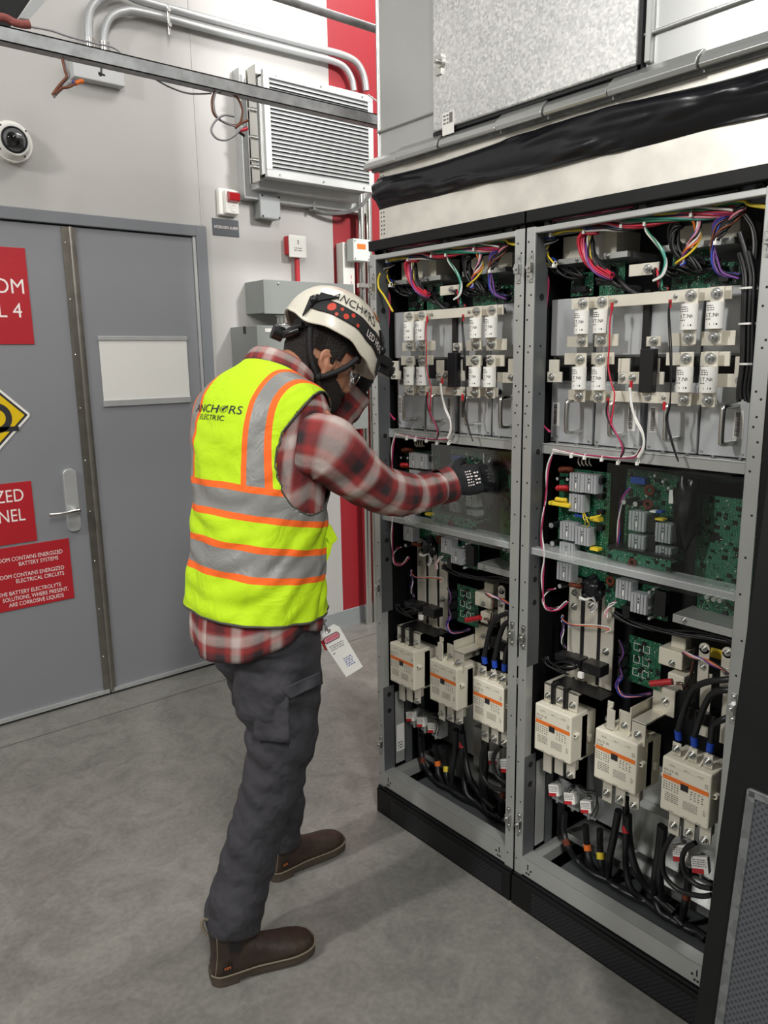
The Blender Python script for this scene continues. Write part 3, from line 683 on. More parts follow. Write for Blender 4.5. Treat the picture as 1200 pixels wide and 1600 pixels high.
wires('hanging_wires', 'coiled loop of loose brown wires hanging from the strut over the louver', 'wires', [
    ('brown', sp([(336, 142), (331, 158), (334, 178), (348, 190), (366, 196), (376, 190), (378, 170), (370, 152), (354, 143), (342, 144)], y), 0.004),
    ('grey', sp([(337, 144), (334, 160), (338, 180), (352, 192), (370, 198)], y-0.01), 0.003),
    ('grey', sp([(366, 182), (350, 180), (336, 190), (330, 204), (338, 216), (352, 219), (366, 212), (376, 202), (384, 196)], y-0.02), 0.004),
    ('brown', sp([(368, 200), (374, 195), (382, 190), (388, 188)], y-0.01), 0.005), ('red', sp([(376, 204), (384, 202), (386, 200)], y-0.02), 0.006), ('black', sp([(372, 205), (380, 211), (382, 212)], y), 0.005)])
wires('loose_cable', 'thin grey wire draped along and behind the overhead strut', 'wires', [
    ('grey', sp([(48, 42), (80, 48), (110, 58), (150, 68), (176, 74), (190, 84)], SY+0.05)), ('grey', sp([(240, 122), (265, 136), (295, 146), (330, 146)], SY+0.05)), ('white', sp([(575, 148), (586, 156), (600, 166)], SY+0.05))], 0.003)
a = at_y(150, 122, SY); b = MB(); b.tube(sp([(158, 104), (158, 118), (154, 114)], SY-0.01), 0.003, 6); b.tube(sp([(154, 113), (160, 116), (164, 118)], SY-0.01), 0.003, 6)
tag(b.build('zip_tie', M['w_black']), 'black cable tie hanging from the strut before the pale box', 'cable tie')
# dark fixture in the top left corner resting over the strut
r = root('overhead_fixture', 'dark equipment with grey bracket and red cloth above the strut in the corner', 'fixture', at_y(20, 35, SY+0.02))
q = [at_y(u, v, SY+0.1) for u, v in ((-40, 30), (28, 28), (55, -12), (-40, -14))]; MB().prism(q, (0, 0.2, 0)).build('housing', M['black'], r)
q = [at_y(u, v, SY+0.05) for u, v in ((30, 28), (46, 30), (76, -4), (56, -6))]; MB().prism(q, (0, 0.04, 0)).build('bracket', mat('grey_bracket', '#A5A7A8', 0.5), r)
MB().tube(sp([(-10, 26), (8, 28), (22, 35), (36, 38), (46, 38)], SY+0.02), 0.012, 8).build('red_cloth', mat('dull_red_cloth', '#8b4a45', 0.8, bump=0.5), r)

# ================================================================ DUCT ABOVE THE CABINETS
DY0, DY1 = 1.88, -0.6
r = root('air_plenum', 'galvanized sheet metal air plenum above the cabinets with an access door', 'duct', (FX+0.4, 0.64, 2.14))
MB().box((FX, DY1, 2.135), (FX+0.85, DY0, 2.95)).build('lower_casing', M['duct'], r)
MB().box((FX+0.002, DY1, 2.95), (FX+0.85, DY0-0.004, 3.8)).build('upper_casing', M['duct'], r)
b = MB()      # standing seams and hems
b.box((FX-0.010, DY1, 2.222), (FX, 1.62, 2.2285)); b.box((FX-0.010, 1.625, 2.222), (FX, DY0, 2.2285)); b.box((FX-0.012, DY1, 2.60), (FX, 1.0, 2.607)); b.box((FX-0.006, 1.64, 2.604), (FX, DY0, 2.612))
b.box((FX-0.004, DY0-0.004, 2.135), (FX+0.02, DY0+0.004, 3.7)); b.box((FX-0.012, 0.985, 2.17), (FX, 1.0, 3.6))
b.build('seam', M['duct'], r, bevel=0.002)
# access door, spangled, with its latch, sticker and dark gasket
b = MB().box((FX-0.024, 1.012, 2.168), (FX, 1.624, 2.90)); dr = b.build('access_door', M['spangle'], r, bevel=0.003)
MB().box((FX-0.016, 1.003, 2.160), (FX, 1.632, 2.169)).box((FX-0.016, 1.0035, 2.16), (FX, 1.012, 2.9)).build('gasket', M['dark'], r)
q = at_x(687, 97, FX-0.03); b = MB(); b.cyl((FX-0.024, q.y, q.z), (FX-0.034, q.y, q.z), 0.014, 16); b.box((FX-0.03, q.y-0.004, q.z-0.028), (FX-0.022, q.y+0.018, q.z+0.02)); b.cyl((FX-0.034, q.y, q.z), (FX-0.05, q.y, q.z), 0.006, 10); b.build('latch', M['chrome'], dr)
a = at_x(691, 178, FX-0.025); q = at_x(709, 207, FX-0.025); st = MB().box((FX-0.0248, q.y, q.z), (FX-0.024, a.y, a.z)).build('sticker', M['paper'], dr)
mb = MB(); fn = plane_fn((FX-0.0250, a.y, q.z), (0, -1, 0), EZ); w_ = a.y-q.y; h_ = a.z-q.z
scribble(mb, fn, w_*0.1, w_*0.55, h_*0.45, h_*0.95, 3, seed=5); mb.add([fn(x, z) for x, z in ((w_*.62, h_*.5), (w_*.9, h_*.5), (w_*.9, h_*.95), (w_*.62, h_*.95))], [(0,1,2,3)]); mb.build('print', M['greyink'], st)
# drip rail: slip-together sections, offset a little from one another
b = MB(); ys = 1.915; k = 0
while ys > -0.6:
    L_ = 0.145 + 0.03*((k*7) % 3); ye = ys - L_; o_ = 0.004*(k % 2)
    zc = 2.137 + 0.002*(k % 2)
    prof = [(FX, zc-0.012), (FX-0.030-o_, zc-0.016-o_), (FX-0.034-o_, zc-0.010), (FX-0.03-o_, zc+0.003), (FX-0.012, zc+0.018+o_), (FX, zc+0.02+o_)]
    b.prism([(x, ys, z) for x, z in prof], (0, -(L_-0.004), 0)); ys = ye; k += 1
b.build('drip_rail', M['duct'], r, bevel=0.0015)
b = MB().box((FX-0.014, DY1, 2.116), (FX, 1.90, 2.124)); b.build('rail_lip', M['rail'], r)
r2 = root('fascia_panel', 'galvanized fascia strips above the cabinets below the plenum', 'fascia', (FX+0.1, 0.64, 1.926))
MB().box((FX-0.001, DY1, 2.060), (FX+0.02, DY0, 2.122)).build('upper_strip', M['plate'], r2)
MB().box((FX-0.003, DY1, 1.926), (FX+0.02, DY0, 2.035)).build('lower_strip', M['plate'], r2)
b = MB()
for z in [1.94+0.012*i for i in range(7)] + [2.09, 2.102, 2.114]:
    for dy in (0.01, 0.022): b.cyl((FX-0.004, DY0-dy, z), (FX-0.0045, DY0-dy, z), 0.0022, 6)
b.build('rivet_hole', M['dark'], r2)
# black rubber sheet between the strips, sagging and creased
n1, n2 = 160, 22; rows = []
for j in range(n2 + 1):
    t = j/n2; row = []
    for i in range(n1 + 1):
        y = DY0 - (DY0-DY1)*i/n1; zt_ = 2.100 - 0.006*math.sin(i*0.11); zb_ = 2.010 + 0.0015*math.sin(i*0.3)
        bulge = math.sin(math.pi*min(1, t*1.05))**0.7*0.016
        cr = noise.noise(V((y*3.2, t*2.2 + y*1.2, 1.3)))*0.022 + abs(noise.noise(V((y*7, t*3 - y*5, 4))))*0.014
        row.append(V((FX - 0.004 - bulge - max(0, cr), y, zt_ + (zb_-zt_)*t)))
    rows.append(row)
mb = MB(); mb.loft(rows, cap=False, closed=False); o = mb.build('rubber_sheet', M['foil']); tag(o, 'creased black rubber sheet strip stretched between the galvanized fascia strips', 'rubber sheet')
m_ = o.modifiers.new('thick', 'SOLIDIFY'); m_.thickness = 0.002
MB().box((FX+0.001, DY1, 2.01), (FX+0.018, DY0-0.003, 2.10)).build('backing_strip', M['dark'], r2)

# ================================================================ CABINETS
CAB = []          # every thing belonging to the right cabinet, copied for the left one
YL, YR = 1.288, 0.728          # opening of the right cabinet, left and right edges
def B(u, v, d): return at_x(u, v, FX + d)
def reg(o): CAB.append(o); return o
def bx(mb, u0, v0, u1, v1, d0, d1, mi=0):     # box facing the aisle whose front face spans the two pixel corners at depth d0
    a = B(u0, v0, d0); b = B(u1, v1, d0); return mb.box((FX+d0, a.y, a.z), (FX+d1, b.y, b.z), mi)
c0 = root('electrical_cabinet', 'open grey and black electrical cabinet, the right one of the pair', 'electrical cabinet', (FX+0.42, 1.008, 0), 'open electrical cabinets'); reg(c0)
CL, CR = 1.3135, 0.6985        # outer sides
# vertical posts with flange and web
def post(ya, yb, inner, name='post'):
    b = MB(); b.box((FX, ya, 0.10), (FX+0.003, yb, 1.886)); b.box((FX, inner-0.0015, 0.10), (FX+0.03, inner+0.0015, 1.886))
    zf = 1.886; lo, hi = min(ya, yb), max(ya, yb); mid = (lo+hi)/2
    o = b.build(name, M['frame'], c0, bevel=0.001)
    h = MB(); zs = [1.852, 1.828, 1.80, 1.77, 1.725, 1.70, 1.665, 1.60, 1.585, 1.50, 1.485, 1.45, 1.43, 1.40, 1.37, 1.34, 1.25, 1.16, 1.08, 0.98, 0.9, 0.8, 0.7, 0.58, 0.45, 0.33, 0.22, 0.145]
    for k, z in enumerate(zs):
        y = mid + (0.006 if k % 3 == 0 else (-0.005 if k % 3 == 1 else 0.001)); h.cyl((FX-0.0004, y, z), (FX+0.001, y, z), 0.0026, 10)
    h.build('hole', M['dark'], o)
    return o
pL = post(CL, YL, YL); pR = post(YR, CR, YR)
# hinge lugs
for pp, y in ((pL, (CL+YL)/2-0.004), (pR, (YR+CR)/2+0.002)):
    for z in (1.79, 0.825, 0.262):
        h = MB(); h.box((FX-0.014, y-0.008, z-0.012), (FX-0.001, y+0.006, z+0.012)); h.box((FX-0.003, y-0.007, z-0.035), (FX, y+0.005, z+0.035)); h.cyl((FX-0.018, y, z), (FX-0.012, y, z), 0.005, 10); h.cyl((FX-0.006, y, z+0.026), (FX-0.002, y, z+0.026), 0.004, 10); h.cyl((FX-0.006, y, z-0.026), (FX-0.002, y, z-0.026), 0.004, 10)
        h.build('hinge_lug', M['bolt'], pp, bevel=0.0015)
# top: dark fascia with recess, front rail, inner plate
MB().box((FX-0.004, CL, 1.897), (FX+0.02, CR, 1.926)).build('top_trim', M['black'], c0, bevel=0.002)
b = MB().box((FX+0.02, CL, 1.90), (FX+0.85, CR, 1.925)); b.build('roof', M['black'], c0)
MB().box((FX+0.0, YL, 1.870), (FX+0.016, YR, 1.884)).build('top_rail', M['frame'], c0, bevel=0.002)
MB().box((FX+0.035, YL, 1.862), (FX+0.038, YR, 1.90)).build('top_plate', M['inner'], c0)
# sill, plinth
b = MB(); b.box((FX+0.001, YL+0.004, 0.104), (FX+0.004, YR-0.004, 0.161)); b.box((FX+0.001, YL, 0.158), (FX+0.045, YR, 0.161)); b.box((FX+0.042, YL, 0.12), (FX+0.045, YR, 0.161))
b.box((FX+0.045, YL, 0.12), (FX+0.60, YL-0.035, 0.155)); b.box((FX+0.045, YR+0.035, 0.12), (FX+0.60, YR, 0.155)); b.box((FX+0.45, YL, 0.12), (FX+0.50, YR, 0.16))
s_ = b.build('sill_frame', M['frame'], c0, bevel=0.0025)
h = MB()
for y in (YL-0.02, YL-0.035, YL-0.028, YR+0.02, YR+0.035, YR+0.028):
    h.cyl((FX-0.0002, y, 0.117 + (0.012 if (round(y*1000) % 2) else 0)), (FX-0.001, y, 0.117 + (0.012 if (round(y*1000) % 2) else 0)), 0.003, 8)
h.box((FX+0.0006, YL-0.022, 0.128), (FX-0.0001, YL-0.025, 0.145)); h.box((FX+0.0006, YR+0.022, 0.128), (FX-0.0001, YR+0.025, 0.145))
h.build('hole', M['dark'], s_)
b = MB().box((FX-0.012, CL, 0.0), (FX+0.02, CR, 0.091)); b.box((FX-0.006, CL, 0.091), (FX+0.03, CR, 0.100)); pk = b.build('plinth', M['black'], c0, bevel=0.002)
MB().box((FX-0.013, CL-0.075, 0.008), (FX-0.011, CR+0.03, 0.078)).build('vent_grille', M['grille'], c0)
# shell
def rusty(n, m, *bxs):
    b = MB()
    for a_, c_ in bxs: b.box(a_, c_)
    return b.build(n, m, c0)
rusty('side_panel', M['black'], ((FX+0.02, CL, 0.0), (FX+0.85, CL-0.004, 1.92)))
rusty('side_panel', M['black'], ((FX+0.02, CR, 0.0), (FX+0.85, CR+0.004, 1.92)))
rusty('back_panel', M['dark'], ((FX+0.84, CL, 0.05), (FX+0.85, CR, 1.92)))
rusty('floor_plate', M['dark'], ((FX+0.02, CL-0.004, 0.02), (FX+0.84, CR+0.004, 0.024)))
for s, y in ((-1, YL), (1, YR)):       # perforated side webs just behind the posts
    y2 = y + s*0.001; b = MB()
    b.box((FX+0.003, y2, 0.74), (FX+0.05, y2+s*0.002, 1.886)); b.box((FX+0.003, y2, 0.14), (FX+0.05, y2+s*0.002, 0.47)); b.box((FX+0.10, y2-s*0.0, 0.16), (FX+0.13, y2+s*0.004, 0.42)); b.box((FX+0.16, y2, 0.16), (FX+0.19, y2+s*0.004, 0.42))
    wb = b.build('side_web', M['inner'], c0)
    h = MB()
    for z, rr in ((1.72, .009), (1.33, .008), (1.25, .003), (1.10, .003), (1.02, .003), (0.985, .008), (0.92, .008), (0.44, .009), (0.38, .009), (1.48, .003), (1.60, .003), (1.18, .003)):
        h.cyl((FX+0.028, y2+s*0.0025, z), (FX+0.028, y2+s*0.0015, z), rr, 14)
    h.build('hole', M['dark'], wb)
# shelf between the upper and middle bays
zs = B(900, 700, 0.045).z
b = MB(); b.box((FX+0.045, YL, zs-0.022), (FX+0.048, YR, zs+0.002)); b.box((FX+0.045, YL, zs), (FX+0.30, YR, zs+0.003)); b.box((FX+0.043, YL, zs+0.002), (FX+0.048, YR, zs+0.005))
sh = b.build('shelf', M['frame'], c0, bevel=0.001)
h = MB()
for k in range(9): h.next().cyl((FX+0.06, YL-0.04-0.06*k, zs+0.003), (FX+0.06, YL-0.04-0.06*k, zs+0.011), 0.005, 6)
h.builds('screw', M['bolt'], sh)
# back wall of the upper bay and middle bay
MB().box((FX+0.30, YL, 1.35), (FX+0.31, YR, 1.90)).build('divider', M['inner'], c0)
MB().box((FX+0.40, YL, 0.15), (FX+0.41, YR, 1.35)).build('divider', M['dark'], c0)

# ---- power modules: four steel-fronted drawers with a handle and label
UP = 'high in the right cabinet'
edges = [B(863, 600, 0.09).y, B(929, 600, 0.09).y, B(1007, 600, 0.09).y, B(1093, 600, 0.09).y, B(1172, 600, 0.09).y]
W_ = (YL - 0.03 - YR) / 4
names = ['leftmost', 'second', 'third', 'rightmost']
me_ = [(862, 927), (931, 1001), (1013, 1092), (1096, 1172)]
hd = [(881, 890), (949, 958), (1036, 1045), (1123, 1134)]; lb = [(872, 880, 641, 683), (975, 990, 648, 685), (1022, 1036, 650, 692), (1152, 1168, 658, 697)]
mz0 = zs + 0.006
for k in range(4):
    yl = B(me_[k][0], 640, 0.09).y; yr = max(B(me_[k][1], 640, 0.09).y, YR + 0.002)
    yh_ = 0; r = reg(root('power_module', names[k] + ' steel power module drawer ' + UP, 'power module', (FX+0.2, (yl+yr)/2, mz0), 'power modules of the right cabinet'))
    b = MB(); b.box((FX+0.092, yl, mz0), (FX+0.29, yr, 1.60)); b.box((FX+0.088, yl, mz0), (FX+0.092, yr, 1.505)); b.build('body', M['module'], r, bevel=0.0015)
    MB().box((FX+0.080, yl, 1.575), (FX+0.29, yr, 1.715)).build('upper_plate', M['module'], r, bevel=0.001)
    zc = 1.425; yh = B((hd[k][0]+hd[k][1])/2, 660, 0.036).y
    hh_ = MB(); hh_.tube([(FX+0.088, yh-0.004, 1.465), (FX+0.044, yh, 1.464), (FX+0.036, yh, 1.453), (FX+0.036, yh, 1.398), (FX+0.044, yh, 1.386), (FX+0.088, yh-0.004, 1.385)], 0.0062, 10)
    hh_.build('handle', M['chrome'], r)
    ly = (yr + 0.032) if k in (1, 3) else (yl - 0.006); lz = 1.425
    st = MB().box((FX+0.0872, ly, lz-0.03), (FX+0.0880, ly-0.022, lz+0.03)).build('barcode_label', M['paper'], r)
    br = MB(); fn = plane_fn((FX+0.0872, ly-0.003, lz-0.026), (0, -1, 0), EZ); rr = random.Random(k); z = 0.0
    while z < 0.052:
        t_ = rr.uniform(0.0006, 0.0018); br.add([fn(0, z), fn(0.011, z), fn(0.011, z+t_), fn(0, z+t_)], [(0,1,2,3)]); z += t_ + rr.uniform(0.0006, 0.0014)
    br.build('bars', M['ink'], st)
    s_ = MB()
    for y_ in (yl-0.008, yr+0.008): s_.next().cyl((FX+0.088, y_, mz0+0.008), (FX+0.085, y_, mz0+0.008), 0.003, 8)
    s_.builds('screw', M['bolt'], r)
    # dark ventilation gaps between the plates
    MB().box((FX+0.0905, yl-0.01, 1.512), (FX+0.0915, yr+0.006, 1.57)).build('vent', M['dark'], r)

# ---- bus bars in the upper bay (tin plated plates facing the aisle)
def bolt(mb, p, ax=V((-1, 0, 0)), s=1.0):
    p = V(p); mb.cyl(p, p + ax*0.0025*s, 0.0105*s, 18); mb.cyl(p + ax*0.0025*s, p + ax*0.009*s, 0.0075*s, 6); mb.cyl(p + ax*0.009*s, p + ax*0.014*s, 0.0035*s, 8); return mb
R_ = 'of the right cabinet'
def levelbar(label, u0, v0, h, u1, d=0.045, bolts=(), st=True):
    a = B(u0, v0, d); e = B(u1, 600, d); b = MB().box((FX+d, a.y, a.z-h), (FX+d+0.005, e.y, a.z))
    o = reg(b.build('bus_bar', M['tin'], bevel=0.0008)); tag(o, label, 'bus bar', 'tin plated bus bars in the right cabinet')
    for (u, s_) in bolts: bolt(MB(), (FX+d, B(u, 600, d).y, a.z - h/2), s=s_).build('bolt', M['bolt'], o)
    if st:
        for y_ in (a.y-0.06, e.y+0.03): MB().cyl((FX+d+0.005, y_, a.z-h/2), (FX+0.088, y_, a.z-h/2), 0.009, 12).build('standoff', M['blackgloss'], o)
    return o
levelbar('long upper bus bar carrying the top row of fuses ' + R_, 893, 467, 0.026, 1133, bolts=((957, 0.5), (1048, 0.5)))
levelbar('long lower bus bar under the second row of fuses ' + R_, 888, 609, 0.025, 1121, bolts=((952, 0.5), (1014, 0.8), (1038, 0.5)))
levelbar('short bus bar right of the inner left upper fuse ' + R_, 929, 523, 0.028, 962, st=False)
levelbar('short bus bar under the outer right upper fuse ' + R_, 1096, 518, 0.03, 1144, st=False)
levelbar('short bus bar under the inner right upper fuse ' + R_, 1045, 521, 0.028, 1079, st=False)
levelbar('short bus bar under the outer left upper fuse ' + R_, 886, 526, 0.026, 914, st=False)
levelbar('short bus bar over the outer left lower fuse ' + R_, 882, 552, 0.028, 913, st=False)
levelbar('short bus bar over the inner left lower fuse ' + R_, 924, 551, 0.028, 957, st=False)
levelbar('short bus bar over the inner right lower fuse ' + R_, 1041, 551, 0.028, 1079, st=False)
levelbar('short bus bar over the outer right lower fuse ' + R_, 1095, 550, 0.03, 1137, st=False)
def lbar(label, u0, u1, v, h, tu0, tu1, tv, bl, d=0.052):
    a = B(u0, v, d); e = B(u1, 600, d); b = MB().box((FX+d, a.y, a.z-h), (FX+d+0.005, e.y, a.z)); p = B(tu0, tv, d); q = B(tu1, 600, d)
    b.box((FX+d, p.y, a.z-0.002), (FX+d+0.005, q.y, p.z)); o = reg(b.build('bus_bar', M['tin'], bevel=0.0008)); tag(o, label, 'bus bar', 'tin plated bus bars in the right cabinet')
    for u in bl: bolt(MB(), (FX+d, B(u, 600, d).y, a.z - h/2), s=0.85).build('bolt', M['bolt'], o)
lbar('left L shaped bus bar beside the second fuse row ' + R_, 855, 877, 581, 0.026, 858, 872, 562, (862,))
lbar('centre left L shaped bus bar between the fuse pairs ' + R_, 966, 1001, 581, 0.028, 966, 982, 560, (972, 988))
lbar('centre right L shaped bus bar behind the black block ' + R_, 1010, 1036, 581, 0.028, 1019, 1028, 560, (1021,))
lbar('far right L shaped bus bar beside the second fuse row ' + R_, 1119, 1165, 584, 0.028, 1149, 1165, 557, (1155,))
a = B(982, 414, 0.05); levelbar('small bus bar high in the centre between the cable looms ' + R_, 983, 414, 0.026, 1020, 0.05, ((1004, 1),), st=False)
levelbar('smallest square bus bar tab between the fuse rows ' + R_, 1010, 526, 0.022, 1028, 0.05, ((1018, 1),), st=False)
a = B(1000, 545, 0.03); e = B(1018, 614, 0.03)
o = reg(MB().box((FX+0.03, a.y, e.z), (FX+0.05, e.y, a.z)).build('insulating_block', M['blackgloss'], bevel=0.002)); tag(o, 'upright black insulating block between the fuse pairs ' + R_, 'insulator')
o = reg(MB().box((FX+0.07, B(1003, 520, .07).y, 1.56), (FX+0.09, B(1013, 520, .07).y, 1.72)).build('insulating_strip', M['blackgloss'], bevel=0.001)); tag(o, 'narrow black insulating strip above the centre tab ' + R_, 'insulator')

# ---- fuses
def make_fuse(y, z):
    r = root('cartridge_fuse', '', 'fuse', (FX+0.03, y, z), 'white cartridge fuses in the right cabinet')
    x = FX + 0.022
    MB().cyl((x, y, z-0.027), (x, y, z+0.027), 0.0175, 28).build('barrel', M['ceramic'], r, bevel=0.0015)
    MB().box((x+0.004, y-0.015, z-0.058), (x+0.008, y+0.015, z-0.027)).next().box((x+0.004, y-0.015, z+0.027), (x+0.008, y+0.015, z+0.058)).builds('blade', M['tin'], r, bevel=0.001)
    for zz in (z-0.044, z+0.044): bolt(MB(), (x+0.003, y, zz), s=1.15).build('bolt', M['bolt'], r)
    mb = MB()
    def fn(px, pz):       # wrap print around the barrel
        t = px/0.0176; return V((x - 0.0177*math.cos(t), y - 0.0177*math.sin(t), z + pz))
    text_on(mb, 'E.T.N', lambda a_, b_: fn(a_-0.014, b_-0.003), 0.0115, 0.0005, 'L', 1.0)
    scribble(mb, fn, -0.012, 0.006, 0.009, 0.022, 3, seed=2); scribble(mb, fn, -0.012, 0.0, -0.010, -0.004, 1, seed=4); scribble(mb, fn, -0.002, 0.014, -0.022, -0.013, 1, seed=6)
    text_on(mb, 'UR', lambda a_, b_: fn(a_+0.008, b_-0.002), 0.008, 0.0004, 'L', 0.8)
    mb.build('print', M['ink'], r)
    return r
fu = [902, 932, 1070, 1110]; z1 = (B(902, 475, 0.02).z + B(902, 533, 0.02).z)/2; z2 = (B(899, 563, 0.02).z + B(899, 618, 0.02).z)/2
fl = [898, 929, 1063, 1101]; proto = None
for row, (us, z, rn) in enumerate(((fu, z1, 'upper'), (fl, z2, 'lower'))):
    for k, u in enumerate(us):
        y = B(u, 500 if row == 0 else 592, 0.005).y
        if proto is None: o = proto = make_fuse(y, z); py, pz_ = y, z
        else: o = copy_tree(proto, None, (0, y-py, z-pz_))
        o['label'] = '%s white cartridge fuse of the %s row in the right cabinet' % (['outermost left', 'second from the left', 'third from the left', 'outermost right'][k], rn); reg(o)

# ---- control boxes and dark boards at the top
def cbox(label, rect, d0, d1, m, name='control_box', cat='control box', strip=True):
    u0, v0, u1, v1 = rect; a = B(u0, v0, d0); e = B(u1, v1, d0); zt_ = (a.z); 
    o = reg(MB().box((FX+d0, a.y, e.z), (FX+d1, e.y, a.z)).build(name, M[m], bevel=0.0015)); tag(o, label, cat); return o, a, e
o, a, e = cbox('pale control box behind the left red loom ' + R_, (880, 371, 963, 396), 0.10, 0.2, 'cream')
MB().box((FX+0.0992, B(930, 375, .1).y, e.z+0.006), (FX+0.1, B(945, 375, .1).y, a.z-0.004)).build('barcode_label', M['paper'], o)
MB().box((FX+0.07, a.y+0.004, e.z-0.014), (FX+0.2, e.y-0.05, e.z-0.001)).build('mounting_rail', M['frame'], o)
for u in (901, 950): bolt(MB(), (FX+0.07, B(u, 402, .07).y, e.z-0.008), s=0.6).build('bolt', M['bolt'], o)
o, a, e = cbox('pale control box behind the right wire looms ' + R_, (1045, 357, 1155, 371), 0.10, 0.2, 'cream')
MB().box((FX+0.07, a.y-0.005, e.z-0.014), (FX+0.2, e.y-0.004, e.z-0.001)).build('mounting_rail', M['frame'], o)
bolt(MB(), (FX+0.07, B(1133, 368, .07).y, e.z-0.008), s=0.6).build('bolt', M['bolt'], o)

# ---- circuit boards with components
def board(label, y0, y1, z0, z1, x, m='pcb', th=0.002, normal='x', name='circuit_board'):
    if normal == 'x': b = MB().box((x, y0, z0), (x+th, y1, z1))
    r = reg(root(name, label, 'circuit board', (x, (y0+y1)/2, z0))); o = b.build('board', M[m], r); return r
def heatsink(parent, u0, v0, u1, v1, d=0.06, dep=0.03):
    a = B(u0, v0, d); e = B(u1, v1, d); b = MB(); n = 5
    y0, y1 = sorted((a.y, e.y)); z0, z1 = sorted((a.z, e.z)); w_ = (y1-y0)
    b.box((FX+d+0.004, y0, z0), (FX+d+dep, y1, z1))
    for k in range(n): b.box((FX+d, y0 + w_*(k+0.12)/n, z0), (FX+d+0.004, y0 + w_*(k+0.88)/n, z1))
    o = b.build('heatsink', M['sink'], parent, bevel=0.0004); h = MB()
    zc = (z0+z1)/2; yc = (y0+y1)/2
    for dz in (0.012, 0.004): h.cyl((FX+d-0.0003, yc, zc+dz), (FX+d+0.001, yc, zc+dz), 0.0022, 8)
    h.build('hole', M['dark'], o)
    l = MB().box((FX+d-0.0004, yc-0.002, zc-0.014), (FX+d+0.0002, yc+0.002, zc-0.001)); l.build('label', M['paper'], o)
    return o
def toroid(parent, u, v, R0, d=0.08, ax=(1, 0, 0), m='copper'):
    p = B(u, v, d); b = MB().torus(p, ax, R0, R0*0.42, 26, 10); q = V(ax).to_track_quat('Z', 'Y')
    for k in range(18):
        t = 2*math.pi*k/18; c = p + q @ V((R0*math.cos(t), R0*math.sin(t), 0)); tn = q @ V((-math.sin(t), math.cos(t), 0)); b.torus(c, tn, R0*0.45, R0*0.075, 10, 5)
    return b.build('toroid_coil', M[m], parent)
def can(parent, u, v, r0, L_, d=0.06, m='blackgloss'):
    p = B(u, v, d); o = MB().cyl(p, p + V((L_, 0, 0)), r0, 18).build('capacitor', M[m], parent, bevel=0.0015); MB().cyl(p, p - V((0.0006, 0, 0)), r0*0.8, 18).build('capacitor_top', M['alu'], o); return o
def block(parent, u0, v0, u1, v1, m, d=0.07, dep=0.02, name='connector'):
    b = MB(); bx(b, u0, v0, u1, v1, d, d+dep); return b.build(name, M[m], parent, bevel=0.0008)
def smd(parent, y0, y1, z0, z1, x, n, seed):       # the many tiny chips on a board
    r = random.Random(seed); b = MB()
    for k in range(n):
        y = r.uniform(min(y0, y1)+.004, max(y0, y1)-.004); z = r.uniform(z0+.004, z1-.004); w_, h_ = r.choice(((.002, .001), (.001, .002), (.004, .003), (.006, .005), (.0015, .0015))); mi = r.choice((0, 0, 1, 0, 1, 2)) if w_ < .004 else 0
        b.box((x-0.001-0.002*r.random(), y-w_, z-h_), (x, y+w_, z+h_), mi)
    o = b.build('surface_component', [M['blackgloss'], M['alu'], M['cream']], parent); o['kind'] = 'stuff'; return o
q = lambda cu, cv: (820 + cu/3.158, 680 + cv/3.158)      # reading positions off the enlarged middle bay
def hs(p, a, b_, c, e, d=0.06, dep=0.03): heatsink(p, *q(a, b_), *q(c, e), d, dep)
MID = 'halfway up the right cabinet'
# small boards in the upper bay
for k, (u0, v0, u1, v1, nm) in enumerate(((893, 428, 926, 461, 'far left'), (938, 412, 975, 460, 'centre left'), (1052, 392, 1110, 450, 'centre right'), (1116, 412, 1160, 442, 'far right'))):
    a = B(u0, v0, .11); e = B(u1, v1, .11)
    r = board('small green circuit board, %s of four high in the right cabinet' % nm, a.y, max(e.y, YR+0.004), e.z, a.z, FX+0.11, 'pcb'); smd(r, a.y, e.y, e.z, a.z, FX+0.11, 36, 11+k)
    block(r, u0+4, v0+5, u0+16, v0+14, 'blackgloss', 0.095, 0.015); block(r, u0+6, v0+20, u0+22, v0+27, 'blackgloss', 0.095, 0.015)
# left power board
a = B(*q(115, 150), 0.10); e = B(*q(405, 640), 0.10)
r1 = board('tall green power board with heatsinks and coils at the left ' + MID, YL-0.02, e.y, B(*q(300, 700), .1).z, a.z, FX+0.10)
smd(r1, YL-0.03, e.y, B(*q(300, 700), .1).z, a.z, FX+0.10, 80, 3)
for t in ((220, 185, 283, 285), (282, 192, 350, 292), (217, 288, 285, 385), (172, 425, 242, 525), (247, 450, 315, 550), (170, 525, 238, 622), (157, 625, 227, 728)): hs(r1, *t)
toroid(r1, *q(205, 172), 0.014, 0.07, (0.3, 0.2, 1)); toroid(r1, *q(188, 262), 0.013, 0.07, (0.3, 0.2, 1), 'redplastic'); toroid(r1, *q(250, 742), 0.012, 0.07, (0.3, 0, 1))
yt = MB(); bx(yt, *q(115, 325), *q(215, 360), 0.05, 0.09); yt.build('transformer', M['yellow'], r1, bevel=0.002); toroid(r1, *q(180, 318), 0.011, 0.065, (0.2, 0, 1), 'yellow')
can(r1, *q(130, 445), 0.0085, 0.04); can(r1, *q(135, 535), 0.0085, 0.04); can(r1, *q(160, 215), 0.005, 0.03); can(r1, *q(210, 218), 0.005, 0.03); can(r1, *q(172, 745), 0.007, 0.03)
block(r1, *q(320, 402), *q(365, 430), 'yellow'); block(r1, *q(320, 552), *q(360, 575), 'yellow'); block(r1, *q(245, 388), *q(285, 408), 'bluep')
for k in range(4): block(r1, *q(352, 210+k*78), *q(380, 240+k*78), 'blackgloss')
tb = MB()
